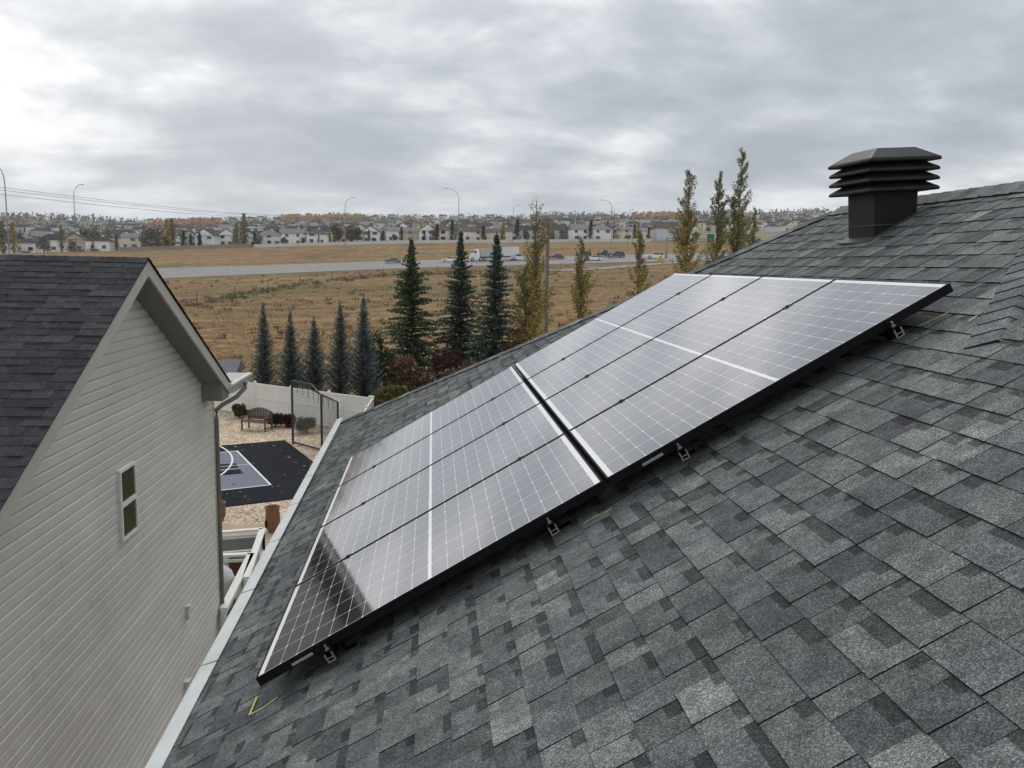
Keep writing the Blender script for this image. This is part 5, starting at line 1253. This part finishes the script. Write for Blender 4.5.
named = [(3, 362, 'olive_poplar', 1.3), (14, 366, 'yellow_poplar', 1.25), (44, 372, 'bare_tree', 0.95), (62, 366, 'olive_poplar', 1.1), (50, 430, 'gold_tree', 1.2), (58, 420, 'bare_tree', 1.5), (84, 420, 'olive_tree', 1.5), (95, 415, 'bare_tree', 1.4), (147, 372, 'bare_tree', 1.25), (156, 368, 'bare_tree', 1.3), (168, 364, 'yellow_poplar', 1.2), (173, 366, 'olive_poplar', 1.25), (184, 366, 'dark_spruce', 0.85), (191, 368, 'dark_spruce', 0.7), (200, 366, 'dark_spruce', 0.75),
         (237, 362, 'olive_poplar', 0.95), (245, 362, 'olive_poplar', 1.35), (255, 366, 'dark_spruce', 0.7), (284, 364, 'olive_tree', 0.6), (303, 366, 'olive_tree', 0.55), (338, 372, 'olive_tree', 1.2), (352, 370, 'bare_tree', 1.25), (358, 372, 'olive_tree', 1.15), (369, 362, 'dark_spruce', 0.65), (383, 362, 'dark_spruce', 0.6), (394, 362, 'olive_tree', 0.6), (421, 400, 'gold_tree', 1.35), (429, 405, 'gold_tree', 1.1), (437, 366, 'dark_spruce', 0.85), (452, 366, 'dark_spruce', 1.05), (483, 366, 'dark_spruce', 0.8), (502, 400, 'dark_spruce', 0.8), (517, 364, 'dark_spruce', 1.05), (526, 366, 'olive_tree', 0.8), (550, 368, 'bare_tree', 0.8), (566, 366, 'dark_spruce', 0.7), (590, 364, 'dark_spruce', 1.0), (610, 372, 'bare_tree', 0.8), (634, 366, 'dark_spruce', 0.8)]
_r = random.Random(8)
named += [(_r.uniform(20, 650), _r.uniform(356, 369), _r.choice(('yellow_poplar', 'gold_tree', 'olive_tree', 'dark_spruce', 'bare_tree', 'olive_poplar')), _r.uniform(0.4, 0.85)) for _ in range(34)]
named.sort()
for i, (px, Y, k, sc) in enumerate(named):
    far_tree(k, tpx(px) * Y, Y, sc, '%s in the town front row, %s of its kind from the left' % (TK[k][2], ORD[sum(1 for q in named[:i] if TK[q[2]][2] == TK[k][2])]), 'trees among the front row houses')
wts = [('bare_tree', 4), ('olive_poplar', 3), ('yellow_poplar', 4.5), ('dark_spruce', 5), ('olive_tree', 4), ('orange_tree', 1.3), ('gold_tree', 2.4)]
def wpick():
    q = RH.random() * sum(w for _, w in wts)
    for k, w in wts:
        q -= w
        if q <= 0: return k
for i in range(225):
    Y = 400 + 460 * RH.random() ** 1.2; px = RH.uniform(-15, 700 if Y < 600 else 825); k = wpick()
    if 140 < px < 200 and Y > 600 and RH.random() < 0.5: k = 'orange_tree'
    lab = '%s among the %s houses of the town' % (TK[k][2], 'nearer' if Y < 600 else 'farther'); far_tree(k, tpx(px) * Y, Y, RH.uniform(0.55, 1.0), lab, lab)
# far-off wood: the wooded skyline and the autumn stands
wm = MB(); rr = random.Random(99)
def clump(px, Y, h, col, spr):
    x = tpx(px) * Y; z = hz_at(x, Y); w = h * (0.2 if spr else 0.4)
    for k in range(9 if spr else 12):
        f = (k + 0.5) / 9 if spr else rr.random(); q = w * ((1 - f) if spr else 1) * rr.uniform(0.4, 1.0); a = rr.uniform(0, 6.283)
        leaf(wm, Vector((x + math.cos(a) * q * 0.5, Y + math.sin(a) * q * 0.5, z + h * f * 0.9)), Vector((rr.uniform(-1, 1), rr.uniform(-1, 1), rr.uniform(0, 1))), rv(rr), h * 0.30, h * 0.2, jit(rr, col, 0.25))
for i in range(1400):      # skyline
    px = rr.uniform(-250, 1250); Y = 1690 + rr.uniform(-60, 60); spr = rr.random() < 0.6
    clump(px, Y, rr.uniform(4, 9), rr.choice(((0.045, 0.055, 0.05), (0.06, 0.065, 0.055))) if spr else rr.choice(((0.13, 0.10, 0.075), (0.16, 0.13, 0.09), (0.10, 0.09, 0.065))), spr)
for i in range(420):      # dark wood on the upper left and upper right of the hill
    left = rr.random() < 0.45; px = rr.uniform(-40, 110) if left else rr.uniform(530, 850); Y = 1640 + rr.uniform(-60, 40)
    clump(px, Y, rr.uniform(8, 15), rr.choice(((0.035, 0.042, 0.042), (0.05, 0.055, 0.05))), rr.random() < 0.8)
for i in range(520):      # golden stand in the middle, orange stands at left and right
    g_ = rr.random()
    if g_ < 0.5: px, Y, c = rr.uniform(282, 362), 1330 + rr.uniform(-50, 50), rr.choice(((0.48, 0.34, 0.12), (0.40, 0.28, 0.11), (0.32, 0.24, 0.11)))
    elif g_ < 0.72: px, Y, c = rr.uniform(148, 222), 1150 + rr.uniform(-60, 60), rr.choice(((0.54, 0.24, 0.13), (0.44, 0.2, 0.11), (0.40, 0.26, 0.12)))
    else: px, Y, c = rr.uniform(632, 690), 1150 + rr.uniform(-60, 60), rr.choice(((0.54, 0.32, 0.12), (0.45, 0.28, 0.12), (0.48, 0.23, 0.12)))
    clump(px, Y, rr.uniform(9, 16), c, False)
for i in range(2100):     # trees scattered between the far rows
    px = rr.uniform(-200, 1150); Y = rr.uniform(880, 1640)
    clump(px, Y, rr.uniform(5, 11), rr.choice(((0.04, 0.05, 0.04), (0.12, 0.095, 0.07), (0.10, 0.09, 0.05), (0.15, 0.12, 0.07), (0.22, 0.16, 0.06))), rr.random() < 0.4)
tag(wm.build('far_off_wood', M_leaf, fix=False), kind='stuff')

# ------------------------------------------------------------------ the pale air over the town
hm = bpy.data.materials.new('haze'); hm.use_nodes = True; t = hm.node_tree; t.nodes.clear()
pv = N(t, 'ShaderNodeVolumePrincipled'); pv.inputs['Color'].default_value = (0.93, 0.95, 1.0, 1); pv.inputs['Density'].default_value = 0.00017; pv.inputs['Anisotropy'].default_value = 0.2
ho = N(t, 'ShaderNodeOutputMaterial'); L(t, pv.outputs[0], ho.inputs['Volume'])
hb = MB(); zs_ = [v.co.z for o in bpy.data.objects if o.type == 'MESH' and o.name in ('field', 'hillside') for v in o.data.vertices]
hb.box2((-6500, -260, min(zs_) - 1.0), (6500, 2700, max(zs_) + 60)); tag(hb.build('haze', hm), kind='stuff')

# ------------------------------------------------------------------ lift everything so that the yard lies at z = 0
for o in bpy.data.objects:
    if o.parent is None: o.location.z += H
